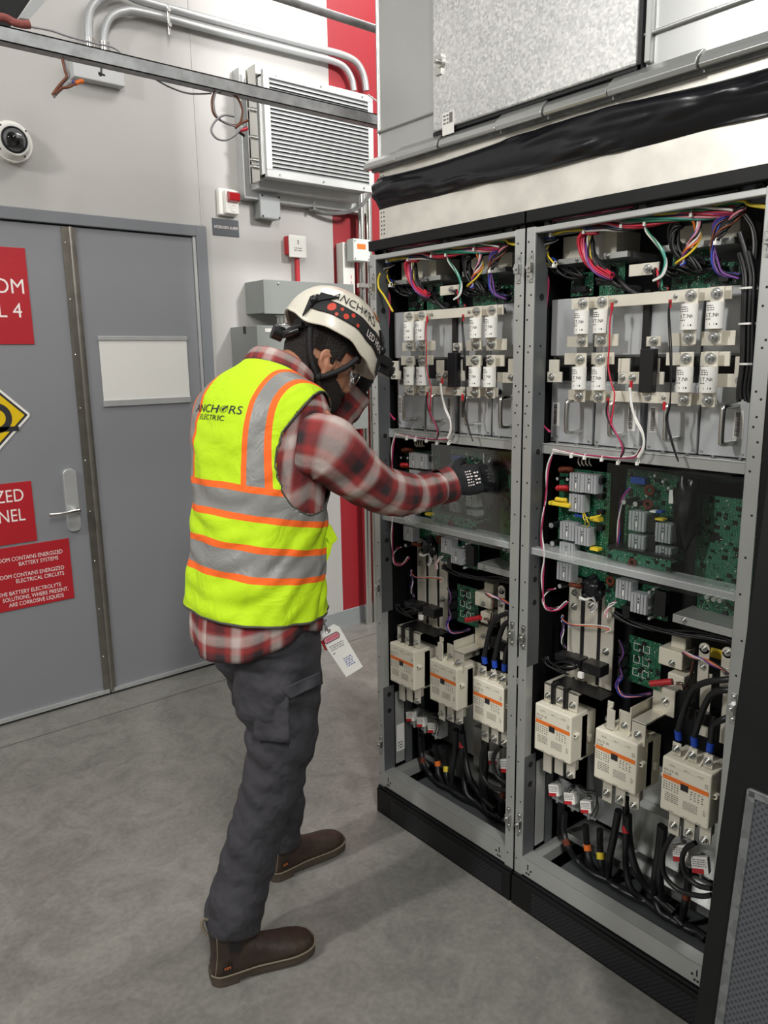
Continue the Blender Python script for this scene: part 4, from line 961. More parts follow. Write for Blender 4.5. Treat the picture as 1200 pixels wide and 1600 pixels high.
for k in range(4): p = B(*q(275+18*k, 150), 0.08); tb.next().tube([p, p + V((-0.01, 0, 0.01)), p + V((0, 0.004, 0.03))], 0.0022, 6)
tb.builds('terminal_post', M['tin'], r1)
wires_ = [('yellow', [B(*q(285, 375), .07), B(*q(290, 410), .055), B(*q(300, 430), .06), B(*q(290, 450), .07)]), ('yellow', [B(*q(290, 395), .07), B(*q(320, 410), .05), B(*q(350, 400), .06), B(*q(385, 392), .08)]),
          ('yellow', [B(*q(292, 380), .07), B(*q(310, 425), .05), B(*q(318, 440), .06), B(*q(305, 455), .07)]), ('yellow', [B(*q(325, 420), .07), B(*q(340, 410), .05), B(*q(365, 400), .06), B(*q(385, 385), .08)])]
for cl, P in wires_: MB().tube(P, 0.0013, 6).build('jumper_wire', M['w_yellow'], r1)
# right power board
a = B(*q(505, 165), 0.12); e = B(*q(785, 640), 0.12)
r3 = board('wide green control board with coils and heatsinks at the centre ' + MID, a.y, e.y, e.z+0.01, a.z, FX+0.12); smd(r3, a.y, e.y, e.z+0.01, a.z, FX+0.12, 120, 9)
for t in ((513, 372, 588, 480), (510, 487, 585, 592), (643, 430, 718, 538), (643, 545, 718, 637)): hs(r3, *t, d=0.07)
toroid(r3, *q(616, 272), 0.010, 0.10); toroid(r3, *q(608, 342), 0.009, 0.09); can(r3, *q(488, 330), 0.0075, 0.05, 0.07); can(r3, *q(545, 340), 0.0075, 0.05, 0.07)
block(r3, *q(712, 270), *q(748, 342), 'white', 0.09); block(r3, *q(465, 548), *q(512, 582), 'white', 0.08); block(r3, *q(522, 205), *q(590, 245), 'bluep', 0.1); block(r3, *q(615, 372), *q(645, 385), 'white'); block(r3, *q(645, 372), *q(672, 388), 'bluep')
block(r3, *q(610, 395), *q(640, 480), 'blackgloss'); block(r3, *q(612, 490), *q(640, 590), 'blackgloss'); block(r3, *q(640, 408), *q(680, 425), 'yellow')
for (cu, cv) in ((680, 230), (708, 262), (725, 523), (745, 525), (600, 300), (640, 200)): can(r3, *q(cu, cv), 0.0035, 0.02, 0.1, 'alu')
# lower centre board
a = B(*q(402, 690), 0.09); e = B(*q(705, 920), 0.09)
r4 = board('green board with two heatsinks below the clear bar ' + MID, a.y, e.y, e.z, a.z, FX+0.09); smd(r4, a.y, e.y, e.z, a.z, FX+0.09, 70, 21)
for t in ((448, 710, 522, 820), (522, 775, 598, 890)): hs(r4, *t, d=0.05)
toroid(r4, *q(422, 720), 0.009, 0.07); block(r4, *q(482, 838), *q(515, 905), 'blackgloss', 0.06); block(r4, *q(640, 765), *q(690, 900), 'blackgloss', 0.06)
for (cu, cv) in ((612, 775), (612, 800), (612, 852), (612, 905), (635, 760)): can(r4, *q(cu, cv), 0.0035, 0.02, 0.06, 'alu')
# thin horizontal board edge
a = B(*q(405, 585), 0.05); e = B(*q(715, 640), 0.05); z_ = (a.z+e.z)/2
r5 = reg(root('circuit_board', 'narrow bright green board edge lying across ' + MID, 'circuit board', (FX+0.06, (a.y+e.y)/2, z_-0.02)))
MB().box((FX+0.055, a.y, z_-0.016), (FX+0.058, e.y, z_+0.014)).build('board', M['pcb2'], r5); smd(r5, a.y, e.y, z_-0.016, z_+0.014, FX+0.055, 30, 31); toroid(r5, *q(530, 630), 0.008, 0.05)
MB().box((FX+0.05, a.y, z_+0.014), (FX+0.10, e.y-0.01, z_+0.020)).build('cover_strip', M['blackgloss'], r5)
# large fine-traced board at the right, and its clear film cover
a = B(*q(858, 330), 0.16); e = B(1152, 905, 0.16)
r6 = board('large finely traced green board behind clear film at the right ' + MID, a.y, YR+0.003, B(1120, 920, .16).z, B(1120, 775, .16).z, FX+0.16, 'pcb2'); smd(r6, a.y, YR+0.003, B(1120, 920, .16).z, B(1120, 775, .16).z, FX+0.16, 160, 41)
r7 = board('green board just under the clear bar at the right ' + MID, B(1090, 930, .13).y, YR+0.003, B(1120, 965, .13).z, B(1120, 930, .13).z, FX+0.13, 'pcb'); smd(r7, B(1090, 930, .13).y, YR+0.003, B(1120, 965, .13).z, B(1120, 930, .13).z, FX+0.13, 30, 43)
for (cu, cv) in ((895, 800), (930, 812), (960, 818)): can(r7, *q(cu, cv), 0.005, 0.02, 0.11, 'white')
# clear acrylic bar and shield
a = B(845, 857, 0.02); z_ = a.z
r8 = reg(root('clear_guard', 'clear acrylic guard bar across ' + MID, 'guard', (FX+0.05, 1.0, z_-0.02), None))
MB().box((FX+0.012, YL, z_-0.004), (FX+0.075, YR, z_)).build('shelf', M['clear'], r8, bevel=0.001); MB().box((FX+0.010, YL, z_-0.018), (FX+0.013, YR, z_)).build('lip', M['clear'], r8, bevel=0.001)
MB().box((FX+0.04, B(*q(398, 340), .04).y, B(*q(398, 690), .04).z), (FX+0.042, YR+0.003, B(*q(900, 190), .04).z)).build('shield', M['clearwrap'], r8)
# dark plastic bag / duct bundle in the middle bay right
pts = []
b = MB(); n = 26
def blob(c, rx, ry, rz, seed, amp=0.35):
    rings = []
    for j in range(15):
        ph = math.pi*(0.03 + 0.94*j/14); ring = []
        for i in range(24):
            t = 2*math.pi*i/24; p = V((math.sin(ph)*math.cos(t), math.sin(ph)*math.sin(t), -math.cos(ph)))
            k = 1 + amp*noise.noise(p*2.3 + V((seed, 0, 0))) + 0.15*abs(noise.noise(p*6 + V((seed, 2, 0)))); ring.append(V(c) + V((p.x*rx, p.y*ry, p.z*rz))*k)
        rings.append(ring)
    return rings
c = B(*q(800, 360), 0.11); b.loft(blob(c, 0.03, 0.030, 0.085, 3)); c = B(*q(900, 175), 0.10); b.loft(blob(c, 0.03, 0.09, 0.022, 5)); c = B(*q(340, 760), 0.09); b.loft(blob(c, 0.025, 0.03, 0.032, 8))
o = reg(b.build('black_film_wrap', M['foil'])); tag(o, 'crumpled black film over the boards ' + MID, 'film')
# lower steel ledge
a = B(*q(730, 880), 0.05); z_ = a.z
o = reg(MB().box((FX+0.05, a.y, z_-0.02), (FX+0.054, YR, z_)).box((FX+0.05, a.y, z_-0.002), (FX+0.14, YR, z_)).build('steel_ledge', M['frame'], bevel=0.001)); tag(o, 'short steel ledge at the right under the boards ' + MID, 'ledge')
bolt(MB(), (FX+0.05, B(*q(785, 910), .05).y, z_-0.01), s=0.7).build('bolt', M['bolt'], o)

# ================================================================ LOWER BAY OF THE RIGHT CABINET
g7 = lambda cu, cv: (800 + cu/3.0, 970 + cv/3.0)
LOW = 'low in the right cabinet'
def make_contactor(y, z):        # y left edge, z bottom of the front plate
    w_, h_ = 0.122, 0.138; x = FX + 0.018
    r = root('contactor', '', 'contactor', (x+0.05, y-w_/2, z-0.01), 'cream contactors in the right cabinet')
    b = MB(); b.box((x, y, z), (x+0.075, y-w_, z+h_)); b.build('housing', M['cream'], r, bevel=0.004)
    b = MB(); b.box((x+0.018, y+0.004, z+0.075), (x+0.03, y-w_-0.004, z+0.088)); b.box((x+0.045, y-w_, z-0.004), (x+0.11, y+0.001, z+h_*0.93)); b.box((x+0.07, y-w_-0.010, z+0.045), (x+0.085, y-w_, z+0.065))
    b.build('rear_housing', M['cream'], r, bevel=0.003)
    b = MB()
    for s_, yy in ((1, y+0.002), (-1, y-w_-0.004)): b.next().cyl((x+0.012, yy, z+0.082), (x+0.026, yy, z+0.082), 0.0065, 14)
    b.builds('screw_boss', M['cream'], r)
    b = MB()
    for s_, yy in ((1, y+0.002), (-1, y-w_-0.004)): b.cyl((x+0.0115, yy, z+0.082), (x+0.013, yy, z+0.082), 0.003, 10)
    b.build('hole', M['dark'], r)
    fn = plane_fn((x, y, z), (0, -1, 0), EZ)
    def rect(nm, m, a, c, e, f, l=0.0):
        mb = MB(); mb.add([fn(a, e) + V((-l, 0, 0)), fn(c, e) + V((-l, 0, 0)), fn(c, f) + V((-l, 0, 0)), fn(a, f) + V((-l, 0, 0))], [(0,1,2,3)]); return mb.build(nm, m, r)
    rect('orange_band', M['orange'], 0.004, w_-0.004, 0.083, 0.094)
    rect('indicator_window', M['ink'], 0.050, 0.069, 0.071, 0.088, 0.0004)
    mb = MB()
    text_on(mb, '(UL) CE  (S)', lambda a_, b_: fn(a_+0.006, b_+0.105), 0.0085, 0.0002, 'L', 0.85)
    text_on(mb, 'SC-N8', lambda a_, b_: fn(a_+0.006, b_+0.096), 0.0075, 0.0002, 'L', 0.9)
    for xx in (0.02, 0.055, 0.09): scribble(mb, fn, xx, xx+0.014, 0.121, 0.125, 1, seed=int(xx*1000)); scribble(mb, fn, xx+0.002, xx+0.016, 0.004, 0.008, 1, seed=int(xx*900))
    scribble(mb, fn, 0.012, 0.046, 0.028, 0.052, 5, seed=3); scribble(mb, fn, 0.058, 0.094, 0.026, 0.048, 6, seed=8); scribble(mb, fn, 0.108, 0.115, 0.03, 0.045, 3, seed=9); scribble(mb, fn, 0.108, 0.116, 0.10, 0.112, 3, seed=19)
    for k in range(6): scribble(mb, fn, 0.006+0.007*k, 0.010+0.007*k, 0.056, 0.080, 4, seed=20+k)
    for k in range(4): scribble(mb, fn, 0.075+0.009*k, 0.080+0.009*k, 0.056, 0.080, 4, seed=40+k)
    mb.add([fn(0.015, 0.1195), fn(0.105, 0.1195), fn(0.105, 0.1198), fn(0.015, 0.1198)], [(0,1,2,3)])
    mb.build('print', M['greyink'], r)
    b = MB()       # arc ribs between the terminals
    for yy in (y-0.042, y-0.082):
        b.next().prism([(x+0.012, yy, z+h_), (x+0.05, yy, z+h_), (x+0.05, yy, z+h_+0.024), (x+0.036, yy, z+h_+0.014)], (0, -0.004, 0))
    b.builds('phase_rib', M['cream'], r, bevel=0.001)
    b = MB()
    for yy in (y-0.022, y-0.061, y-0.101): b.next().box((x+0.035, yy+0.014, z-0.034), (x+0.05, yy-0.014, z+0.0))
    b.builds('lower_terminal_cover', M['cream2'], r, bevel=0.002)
    return r
cpos = []
for (cu, cv, cu2, cv2) in ((108, 395, 108, 600), (390, 515, 388, 735), (705, 645, 697, 878)):
    a = B(*g7(cu, cv), 0.018); e = B(*g7(cu2, cv2), 0.018); cpos.append((a.y, e.z))
zc_ = sum(z for _, z in cpos)/3
k0 = None
for k, (y, z) in enumerate(cpos):
    if k0 is None: o = k0 = make_contactor(y, zc_)
    else: o = copy_tree(k0, None, (0, y-cpos[0][0], 0))
    o['label'] = '%s cream contactor with orange band %s' % (['leftmost', 'middle', 'rightmost'][k], LOW); reg(o)
ztop = zc_ + 0.138
def slab(name, label, cat, boxes, m, bolts=(), s=1.0, grp=None, bev=0.001):
    b = MB()
    for a, c in boxes: b.box(a, c)
    o = reg(b.build(name, M[m], bevel=bev)); tag(o, label, cat, grp)
    for p in bolts: bolt(MB(), p, s=s).build('bolt', M['bolt'], o)
    return o
X_ = lambda d: FX + d
GV = 'tin plated bus bars in the right cabinet'
# three vertical bars behind contactor one with their bent feet
for k, (cu0, cu1, nm) in enumerate(((262, 320, 'left'), (340, 400, 'middle'), (418, 478, 'right'))):
    d = 0.13; a = B(*g7(cu0, 0), d); e = B(*g7(cu1, 0), d); zf = ztop + 0.055
    yy = cpos[0][0] - (0.024, 0.063, 0.105)[k]; w2 = 0.015
    slab('bus_bar', '%s vertical bus bar rising above the leftmost contactor %s' % (nm, LOW), 'bus bar',
         [((X_(d), a.y, zf), (X_(d)+0.005, e.y, 0.985)), ((X_(0.045), yy+w2, zf-0.005), (X_(d)+0.005, yy-w2, zf)), ((X_(0.045), yy+w2, ztop+0.002), (X_(0.05), yy-w2, zf))], 'tin',
         [(X_(0.045), yy, ztop+0.02), (X_(d), (a.y+e.y)/2, 0.94), (X_(d), (a.y+e.y)/2, 0.90 + 0.015*k)] + ([(X_(d), (a.y+e.y)/2, 0.80)] if k == 2 else []), 0.9, GV)
for k, yy in enumerate((cpos[0][0]-0.0435, cpos[0][0]-0.084)):
    slab('phase_barrier', '%s thin black barrier between the bars above the leftmost contactor %s' % (('left', 'right')[k], LOW), 'barrier', [((X_(0.035), yy+0.005, ztop+0.004), (X_(0.06), yy-0.005, ztop+0.065))], 'blackgloss', bev=0.002)
# vertical black insulators between the rising bars
for k, cu in enumerate((330, 408)):
    a = B(*g7(cu, 0), 0.13); slab('insulating_strip', '%s long black insulating strip between the rising bars %s' % (('left', 'right')[k], LOW), 'insulator', [((X_(0.132), a.y+0.006, ztop+0.06), (X_(0.14), a.y-0.006, 0.985))], 'dark')
# relay boxes on the feet
for k, (r_, nm) in enumerate((((200, 150, 262, 205), 'left'), ((255, 165, 315, 225), 'middle'), ((328, 190, 412, 270), 'right'))):
    a = B(*g7(r_[0], r_[1]), 0.055); e = B(*g7(r_[2], r_[3]), 0.055)
    slab('current_transformer', '%s small black block above the leftmost contactor %s' % (nm, LOW), 'relay', [((X_(0.055), a.y, e.z), (X_(0.095), e.y, a.z))], 'blackgloss', bev=0.0015)
slab('small_board', 'thin dark board under the black blocks ' + LOW, 'circuit board', [((X_(0.05), B(*g7(190, 240), .05).y, ztop+0.060), (X_(0.11), B(*g7(425, 280), .05).y, ztop+0.063))], 'blackgloss')
a = B(*g7(310, 245), 0.045); slab('white_connector', 'small white plug on the thin board ' + LOW, 'connector', [((X_(0.042), a.y, a.z-0.012), (X_(0.052), a.y-0.014, a.z+0.004))], 'white')
# board with connectors, centre
a = B(*g7(552, 65), 0.12); e = B(*g7(690, 330), 0.12)
r = board('green board printed with white square outlines at the centre ' + LOW, a.y, e.y, e.z, a.z, X_(0.12), 'pcb'); smd(r, a.y, e.y, e.z, a.z, X_(0.12), 30, 71)
mb = MB()
for row in range(3):
    for cl_ in range(2):
        y0 = a.y - 0.014 - cl_*0.027; z0 = a.z - 0.018 - row*0.034; w_ = 0.018; t_ = 0.0012
        for (p, q_) in (((0, 0), (w_, t_)), ((0, -w_), (w_, -w_+t_)), ((0, -w_), (t_, 0)), ((w_-t_, -w_), (w_, 0))): mb.box((X_(0.119), y0-p[0], z0+p[1]), (X_(0.1195), y0-q_[0], z0+q_[1]))
mb.build('silk_print', M['whiteink'], r)
b = MB()
for row in range(3): z0 = a.z - 0.02 - row*0.034; b.next().box((X_(0.09), a.y+0.012, z0), (X_(0.12), a.y-0.004, z0-0.026))
b.builds('terminal_block', M['blackgloss'], r, bevel=0.001)
# contactor two's tin links
y2 = cpos[1][0]
slab('bus_bar', 'bent channel shaped bus bar left on the middle contactor ' + LOW, 'bus bar', [((X_(0.05), y2-0.012, ztop), (X_(0.055), y2-0.028, ztop+0.068)), ((X_(0.03), y2-0.026, ztop+0.004), (X_(0.035), y2-0.046, ztop+0.058)), ((X_(0.03), y2-0.024, ztop+0.004), (X_(0.055), y2-0.028, ztop+0.058))], 'tin', [(X_(0.05), y2-0.016, ztop+0.02)], 0.8, GV)
slab('bus_bar', 'flat bus bar plate on the centre of the middle contactor ' + LOW, 'bus bar', [((X_(0.05), y2-0.046, ztop), (X_(0.055), y2-0.078, ztop+0.056))], 'tin', [(X_(0.05), y2-0.064, ztop+0.018)], 0.9, GV)
slab('bus_bar', 'upright thin plate behind the middle contactor links ' + LOW, 'bus bar', [((X_(0.045), y2-0.080, ztop), (X_(0.16), y2-0.084, ztop+0.075))], 'tin', (), 1, GV)
slab('bus_bar', 'stepped bus bar on the right of the middle contactor ' + LOW, 'bus bar', [((X_(0.04), y2-0.090, ztop-0.012), (X_(0.045), y2-0.128, ztop+0.048)), ((X_(0.04), y2-0.090, ztop+0.044), (X_(0.13), y2-0.128, ztop+0.049)), ((X_(0.13), y2-0.090, ztop+0.044), (X_(0.135), y2-0.15, ztop+0.11)), ((X_(0.13), y2-0.10, ztop+0.11), (X_(0.17), y2-0.15, ztop+0.115))], 'tin', [(X_(0.04), y2-0.109, ztop+0.014), (X_(0.13), y2-0.125, ztop+0.08)], 1.0, GV)
# beige blocks at the right
a = B(*g7(688, 120), 0.10); e = B(*g7(795, 235), 0.10)
slab('contact_block', 'square cream block with a bolt above the stepped bus bar ' + LOW, 'contact block', [((X_(0.10), a.y, e.z), (X_(0.16), e.y, a.z)), ((X_(0.12), a.y-0.02, a.z), (X_(0.15), e.y+0.005, a.z+0.03))], 'cream', [(X_(0.10), (a.y+e.y)/2-0.006, (a.z+e.z)/2-0.01)], 0.8, None, 0.003)
a = B(*g7(730, 240), 0.09); e = B(*g7(803, 330), 0.09)
slab('contact_block', 'lower cream block beneath the square block ' + LOW, 'contact block', [((X_(0.09), a.y, e.z), (X_(0.14), e.y, a.z))], 'cream', (), 1, None, 0.003)
# rounded lugs at the far right
for k, (cu, nm) in enumerate(((902, 'left'), (1010, 'right'))):
    p = B(*g7(cu, 130 + 20*k), 0.08); b = MB(); b.box((X_(0.08), p.y-0.013, p.z-0.085), (X_(0.084), p.y+0.013, p.z)); b.cyl((X_(0.08), p.y, p.z), (X_(0.084), p.y, p.z), 0.013, 24)
    o = reg(b.build('bus_bar', M['tin'], bevel=0.0008)); tag(o, '%s round topped bus bar lug at the right %s' % (nm, LOW), 'bus bar', GV)
    for dz in (0.0, -0.045): bolt(MB(), (X_(0.08), p.y, p.z+dz), s=0.75).build('bolt', M['bolt'], o)
    slab('bus_bar', '%s tall pale bar hanging under the round topped lug %s' % (nm, LOW), 'bus bar', [((X_(0.085), p.y-0.02, ztop+0.05), (X_(0.09), p.y+0.006, p.z-0.06))], 'tin', (), 1, GV)
a = B(*g7(932, 125), 0.12); e = B(*g7(985, 185), 0.12); slab('yellow_spacer', 'olive yellow plate between the two round topped lugs ' + LOW, 'plate', [((X_(0.12), a.y, e.z), (X_(0.125), e.y, a.z))], 'yellow')
for k, (r_, nm) in enumerate((((815, 400, 872, 480), 'left'), ((862, 420, 945, 510), 'right'))):
    a = B(*g7(r_[0], r_[1]), 0.07); e = B(*g7(r_[2], r_[3]), 0.07); slab('current_transformer', '%s black block behind the rightmost contactor terminals %s' % (nm, LOW), 'relay', [((X_(0.07), a.y, e.z), (X_(0.12), e.y, a.z))], 'blackgloss', bev=0.002)
# contactor three: lugs with blue sleeves and thick arched cables
y3 = cpos[2][0]
def cable(label, pts, rad, bands=(), grp=None, m='rubber', nm='power_cable', lug=None):
    o = reg(MB().tube(pts, rad, 10, sub=8).build(nm, M[m])); tag(o, label, 'cable', grp)
    P = smooth_path(pts, 8)
    for (t, mm, L_) in bands:
        i = int(t*(len(P)-1)); j = min(len(P)-1, i+1); d_ = (P[j]-P[i-1 if i else 0]).normalized(); MB().cyl(P[i]-d_*L_/2, P[i]+d_*L_/2, rad*1.12, 12).build('colour_band', M[mm], o)
    if lug:
        p = V(lug); b = MB(); b.box(p + V((0, -0.011, -0.016)), p + V((0.003, 0.011, 0.016))); o2 = b.build('lug', M['tin'], o, bevel=0.002); bolt(MB(), p, s=0.95).build('bolt', M['bolt'], o2)
    return o
for k, (cu, cu2, cv2, nm) in enumerate(((785, 1030, 272, 'left'), (880, 1030, 322, 'middle'), (990, 1010, 455, 'right'))):
    yy = (y3 - 0.022, y3 - 0.062, y3 - 0.10)[k]; lz = ztop + 0.018
    e = B(*g7(cu2, cv2), 0.05); e.y = max(e.y, YR+0.01); mid = B(*g7((860, 930, 1000)[k], (312, 350, 490)[k]), 0.05)
    cable('%s arched black cable with blue sleeve on the rightmost contactor %s' % (nm, LOW), [V((X_(0.045), yy, lz+0.03)), V((X_(0.045), yy-0.002, lz+0.06)), mid if k < 2 else V((X_(0.05), yy-0.004, lz+0.09)), e, e + V((0.06, -0.004, -0.01))], 0.0075, ((0.08, 'navy', 0.022),), 'arched black cables in the right cabinet', lug=(X_(0.04), yy, lz))
# lower terminals under each contactor: tin tabs with bolts
for k, (y, _) in enumerate(cpos):
    for j, dy in enumerate((0.022, 0.061, 0.101)):
        slab('terminal_tab', '%s bolted tab under the %s contactor %s' % (('left', 'middle', 'right')[j], ('leftmost', 'middle', 'rightmost')[k], LOW), 'terminal', [((X_(0.05), y-dy+0.014, zc_-0.075+0.01*j), (X_(0.055), y-dy-0.014, zc_-0.002))], 'tin', [(X_(0.05), y-dy, zc_-0.05)] if j == 2 or k else (), 1.0, GV)
# sensor blocks with printed white and red labels
g8 = lambda cu, cv: (800 + cu/3.0, 1180 + cv/3.0)
sens = [(*g7(202, 792), 0.0), (*g7(275, 830), 0), (*g7(352, 870), 0), (*g8(795, 455), 0), (*g8(885, 510), 0)]
nmz = ['leftmost small', 'second small', 'third small', 'fourth larger', 'fifth larger']
for k, (u, v, _) in enumerate(sens):
    p = B(u, v, 0.10); s_ = 0.016 if k < 3 else 0.02; ax = V((0.25, -1, 0.28)).normalized(); az = V((0.15, 0.26, 1)).normalized(); ay = ax.cross(az)
    r = reg(root('current_sensor', '%s white sensor block with red print above the cables %s' % (nmz[k], LOW), 'sensor', p, 'white labelled sensor blocks in the right cabinet'))
    MB().obox(p, ax*s_, ay*0.01, az*s_).build('body', M['white'], r, bevel=0.0015)
    f = p - ay*0.0105 if (p - ay - CAM).length < (p + ay - CAM).length else p + ay*0.0105
    MB().obox(f - az*s_*0.7 - ax*s_*0.25, ax*s_*0.7, ay*0.0006, az*s_*0.28).build('red_mark', M['redplastic'], r)
    mb = MB(); fn = lambda x_, z_: f + ax*x_ + az*z_ + (f-p).normalized()*0.0006; scribble(mb, fn, -s_*0.8, s_*0.8, -s_*0.2, s_*0.8, 4, seed=50+k); mb.build('print', M['greyink'], r)
    MB().box(p + V((0.012, -0.02, -0.04)), p + V((0.05, 0.02, 0.01))).build('clamp_body', M['clear'], r); MB().cyl(p + V((0.02, 0.006, -0.05)), p + V((0.02, 0.006, 0.02)), 0.006, 8).build('terminal_stud', M['bolt'], r)
# bright sloping tray behind the cables and lower floor steel
slab('cable_tray', 'bright folded steel tray across the back ' + LOW, 'tray', [((X_(0.26), YL-0.03, 0.20), (X_(0.264), YR, 0.46)), ((X_(0.16), YL-0.03, 0.185), (X_(0.264), YR, 0.188)), ((X_(0.16), YL-0.03, 0.165), (X_(0.163), YR, 0.188)), ((X_(0.22), YL-0.22, 0.20), (X_(0.26), YR+0.20, 0.34))], 'duct', [(X_(0.159), YL-0.1-0.08*k, 0.176) for k in range(6)], 0.5)
slab('base_sheet', 'dark grey floor sheet under the cables ' + LOW, 'sheet', [((X_(0.07), YL-0.06, 0.105), (X_(0.40), YR+0.05, 0.108))], 'inner')
# bottom cables, with the colour bands seen in the photo
cb = [
 ([(245, 270), (243, 350), (262, 430), (310, 510), (380, 590), (470, 640)], 'brown', 0.35, 'first', 'copper'),
 ([(345, 330), (352, 420), (365, 500), (410, 570), (480, 640)], 'orange', 0.30, 'second', 'orange'),
 ([(412, 350), (413, 440), (420, 520), (450, 600), (540, 660)], 'yellow', 0.36, 'third', 'yellow'),
 ([(500, 260), (478, 380), (455, 500), (455, 600), (520, 680), (640, 740)], None, 0, 'fourth', None),
 ([(535, 200), (535, 300), (535, 400), (535, 520), (560, 630), (640, 720), (740, 830)], 'red', 0.27, 'fifth', 'redplastic'),
 ([(545, 280), (550, 400), (580, 530), (650, 640), (760, 740)], None, 0, 'sixth', None),
 ([(700, 330), (690, 440), (672, 560), (670, 660), (700, 780), (770, 880)], None, 0, 'seventh', None),
 ([(712, 340), (700, 460), (692, 580), (720, 700), (800, 800)], None, 0, 'eighth', None),
 ([(825, 520), (825, 620), (810, 700), (795, 800), (810, 890), (880, 950)], 'brown', 0.30, 'ninth', 'copper'),
 ([(470, 620), (600, 700), (720, 760), (830, 830), (905, 890)], None, 0, 'tenth', None),
 ([(480, 650), (640, 740), (760, 800), (860, 870), (905, 905)], None, 0, 'eleventh', None)]
for pts, c_, t_, nm, mm in cb:
    P = []
    for i, (cu, cv) in enumerate(pts):
        p = B(*g8(cu, cv), 0.13 + 0.012*(i % 2)); p.z = max(p.z, 0.126); P.append(p)
    cable('%s bottom black cable from the left%s, %s' % (nm, ' with %s band' % c_ if c_ else '', LOW), P, 0.0095 if c_ else 0.0105, ((t_, mm, 0.018),) if mm else (), 'black cables at the bottom of the right cabinet')
for k, pts in enumerate(([(770, 360), (735, 400), (708, 470), (715, 560), (780, 630), (880, 660), (935, 655)], [(860, 410), (815, 440), (798, 490), (815, 560), (870, 610), (935, 625)])):
    cable('%s smooth black cable loop around the sensors %s' % (('larger', 'smaller')[k], LOW), [B(*g8(*p), 0.07) for p in pts], 0.0065, (), 'black cables at the bottom of the right cabinet')
# flat bracket with label at the left wall
slab('slot_bracket', 'flat perforated bracket at the lower left ' + LOW, 'bracket', [((X_(0.055), YL-0.001, 0.17), (X_(0.095), YL-0.004, 0.44))], 'frame')

# ================================================================ WIRING LOOMS OF THE RIGHT CABINET
c5 = lambda cu, cv: (820 + cu/3.158, 300 + cv/3.158)
def loom(label, path, cols, rad=0.0017, spread=0.006, d=0.035, seed=1, twist=2.0, f=c5, name='wire_loom', dd=None):
    rr = random.Random(seed); P = smooth_path([B(*f(*p[:2]), p[2] if len(p) > 2 else d) for p in path], 4); st = []; fr = frames(P); n = len(cols)
    for k, cl in enumerate(cols):
        ph = 2*math.pi*k/n; r0 = spread*(0.35 + 0.65*rr.random()); tw = twist*(0.6+0.8*rr.random()); Q = []
        for i, (p, (t, a, b)) in enumerate(zip(P, fr)):
            s_ = i/(len(P)-1); an = ph + tw*s_*math.pi; Q.append(p + a*math.cos(an)*r0 + b*math.sin(an)*r0)
        st.append((cl, Q))
    r = wires(name, label, 'wires', st, rad, sub=1, n=6); reg(r)
    return r
def ties(r, pts, m='white', f=c5, d=0.03, R0=0.007, ax=(0, 1, 0)):
    b = MB()
    for (cu, cv, *dd) in pts:
        p = B(*f(cu, cv), dd[0] if dd else d); b.next().torus(p, ax, R0, 0.0012, 14, 5); b.obox(p + V((-R0, 0, -0.004)), (0.003, 0, 0), (0, 0.003, 0), (0, 0, 0.004))
    return b.builds('cable_tie', M[m], r)
R2 = 'of the right cabinet'
ra = loom('main multicolour wire loom along the top rail ' + R2, [(300, 185), (400, 165), (490, 165), (600, 150), (720, 125), (830, 108), (930, 100), (1040, 88)], ['red', 'red', 'red', 'white', 'purple', 'teal', 'green', 'pink', 'red', 'grey', 'red', 'black', 'blue', 'white'], 0.0028, 0.012, 0.035, 3)
ties(ra, [(300, 190), (485, 160), (600, 150), (830, 105)])
loom('thick red and black loom curving down at the left ' + R2, [(360, 185), (300, 195), (280, 240), (300, 320), (350, 380), (430, 415)], ['red', 'magenta', 'red', 'red', 'red', 'magenta', 'black', 'red', 'purple', 'red', 'pink'], 0.0026, 0.010, 0.035, 4)
loom('black loom inside the red loom at the left ' + R2, [(330, 190), (320, 230), (330, 310), (370, 360), (430, 405)], ['black']*8 + ['yellow', 'white'], 0.0024, 0.010, 0.04, 5)
loom('thin yellow and green earth wire along the top rail ' + R2, [(140, 208), (200, 195), (290, 188), (330, 190)], ['yellow', 'yellow'], 0.0022, 0.0015, 0.03, 6)
loom('yellow wire sagging from the top rail at the right ' + R2, [(640, 110), (800, 95), (900, 85), (1000, 55), (1080, 48), (1110, 65), (1200, 75)], ['yellow', 'yellow', 'green'], 0.003, 0.003, 0.03, 7)
rb = loom('black loom with one yellow wire at the far left ' + R2, [(150, 210), (110, 240), (95, 290), (110, 330), (150, 355)], ['black', 'black', 'black', 'grey', 'black', 'blue', 'black', 'black', 'black', 'yellow', 'yellow'], 0.0022, 0.014, 0.045, 8); ties(rb, [(135, 205), (150, 355)], R0=0.006)
loom('twisted multicolour loom dropping at the centre right ' + R2, [(830, 110), (850, 150), (850, 210), (820, 270), (780, 330), (765, 360)], ['orange', 'white', 'purple', 'yellow', 'black', 'brown', 'blue', 'pink', 'white', 'orange'], 0.0024, 0.010, 0.04, 9, 3)
loom('black loom beside the twisted loom ' + R2, [(770, 150), (740, 180), (740, 250), (770, 300), (840, 340), (880, 370)], ['black']*9, 0.0034, 0.012, 0.05, 10)
rc_ = loom('blue and purple loom dropping to the right board ' + R2, [(1010, 110), (950, 150), (935, 210), (930, 300), (945, 360), (980, 400), (1060, 415)], ['purple', 'blue', 'brown', 'blue', 'purple', 'black', 'black'], 0.0022, 0.007, 0.04, 11); ties(rc_, [(948, 242)], R0=0.006)
loom('dark loom slanting from the top right tie ' + R2, [(1085, 70), (1030, 130), (980, 180), (950, 240)], ['black', 'brown', 'black', 'pink', 'black', 'black', 'black'], 0.003, 0.009, 0.035, 12)
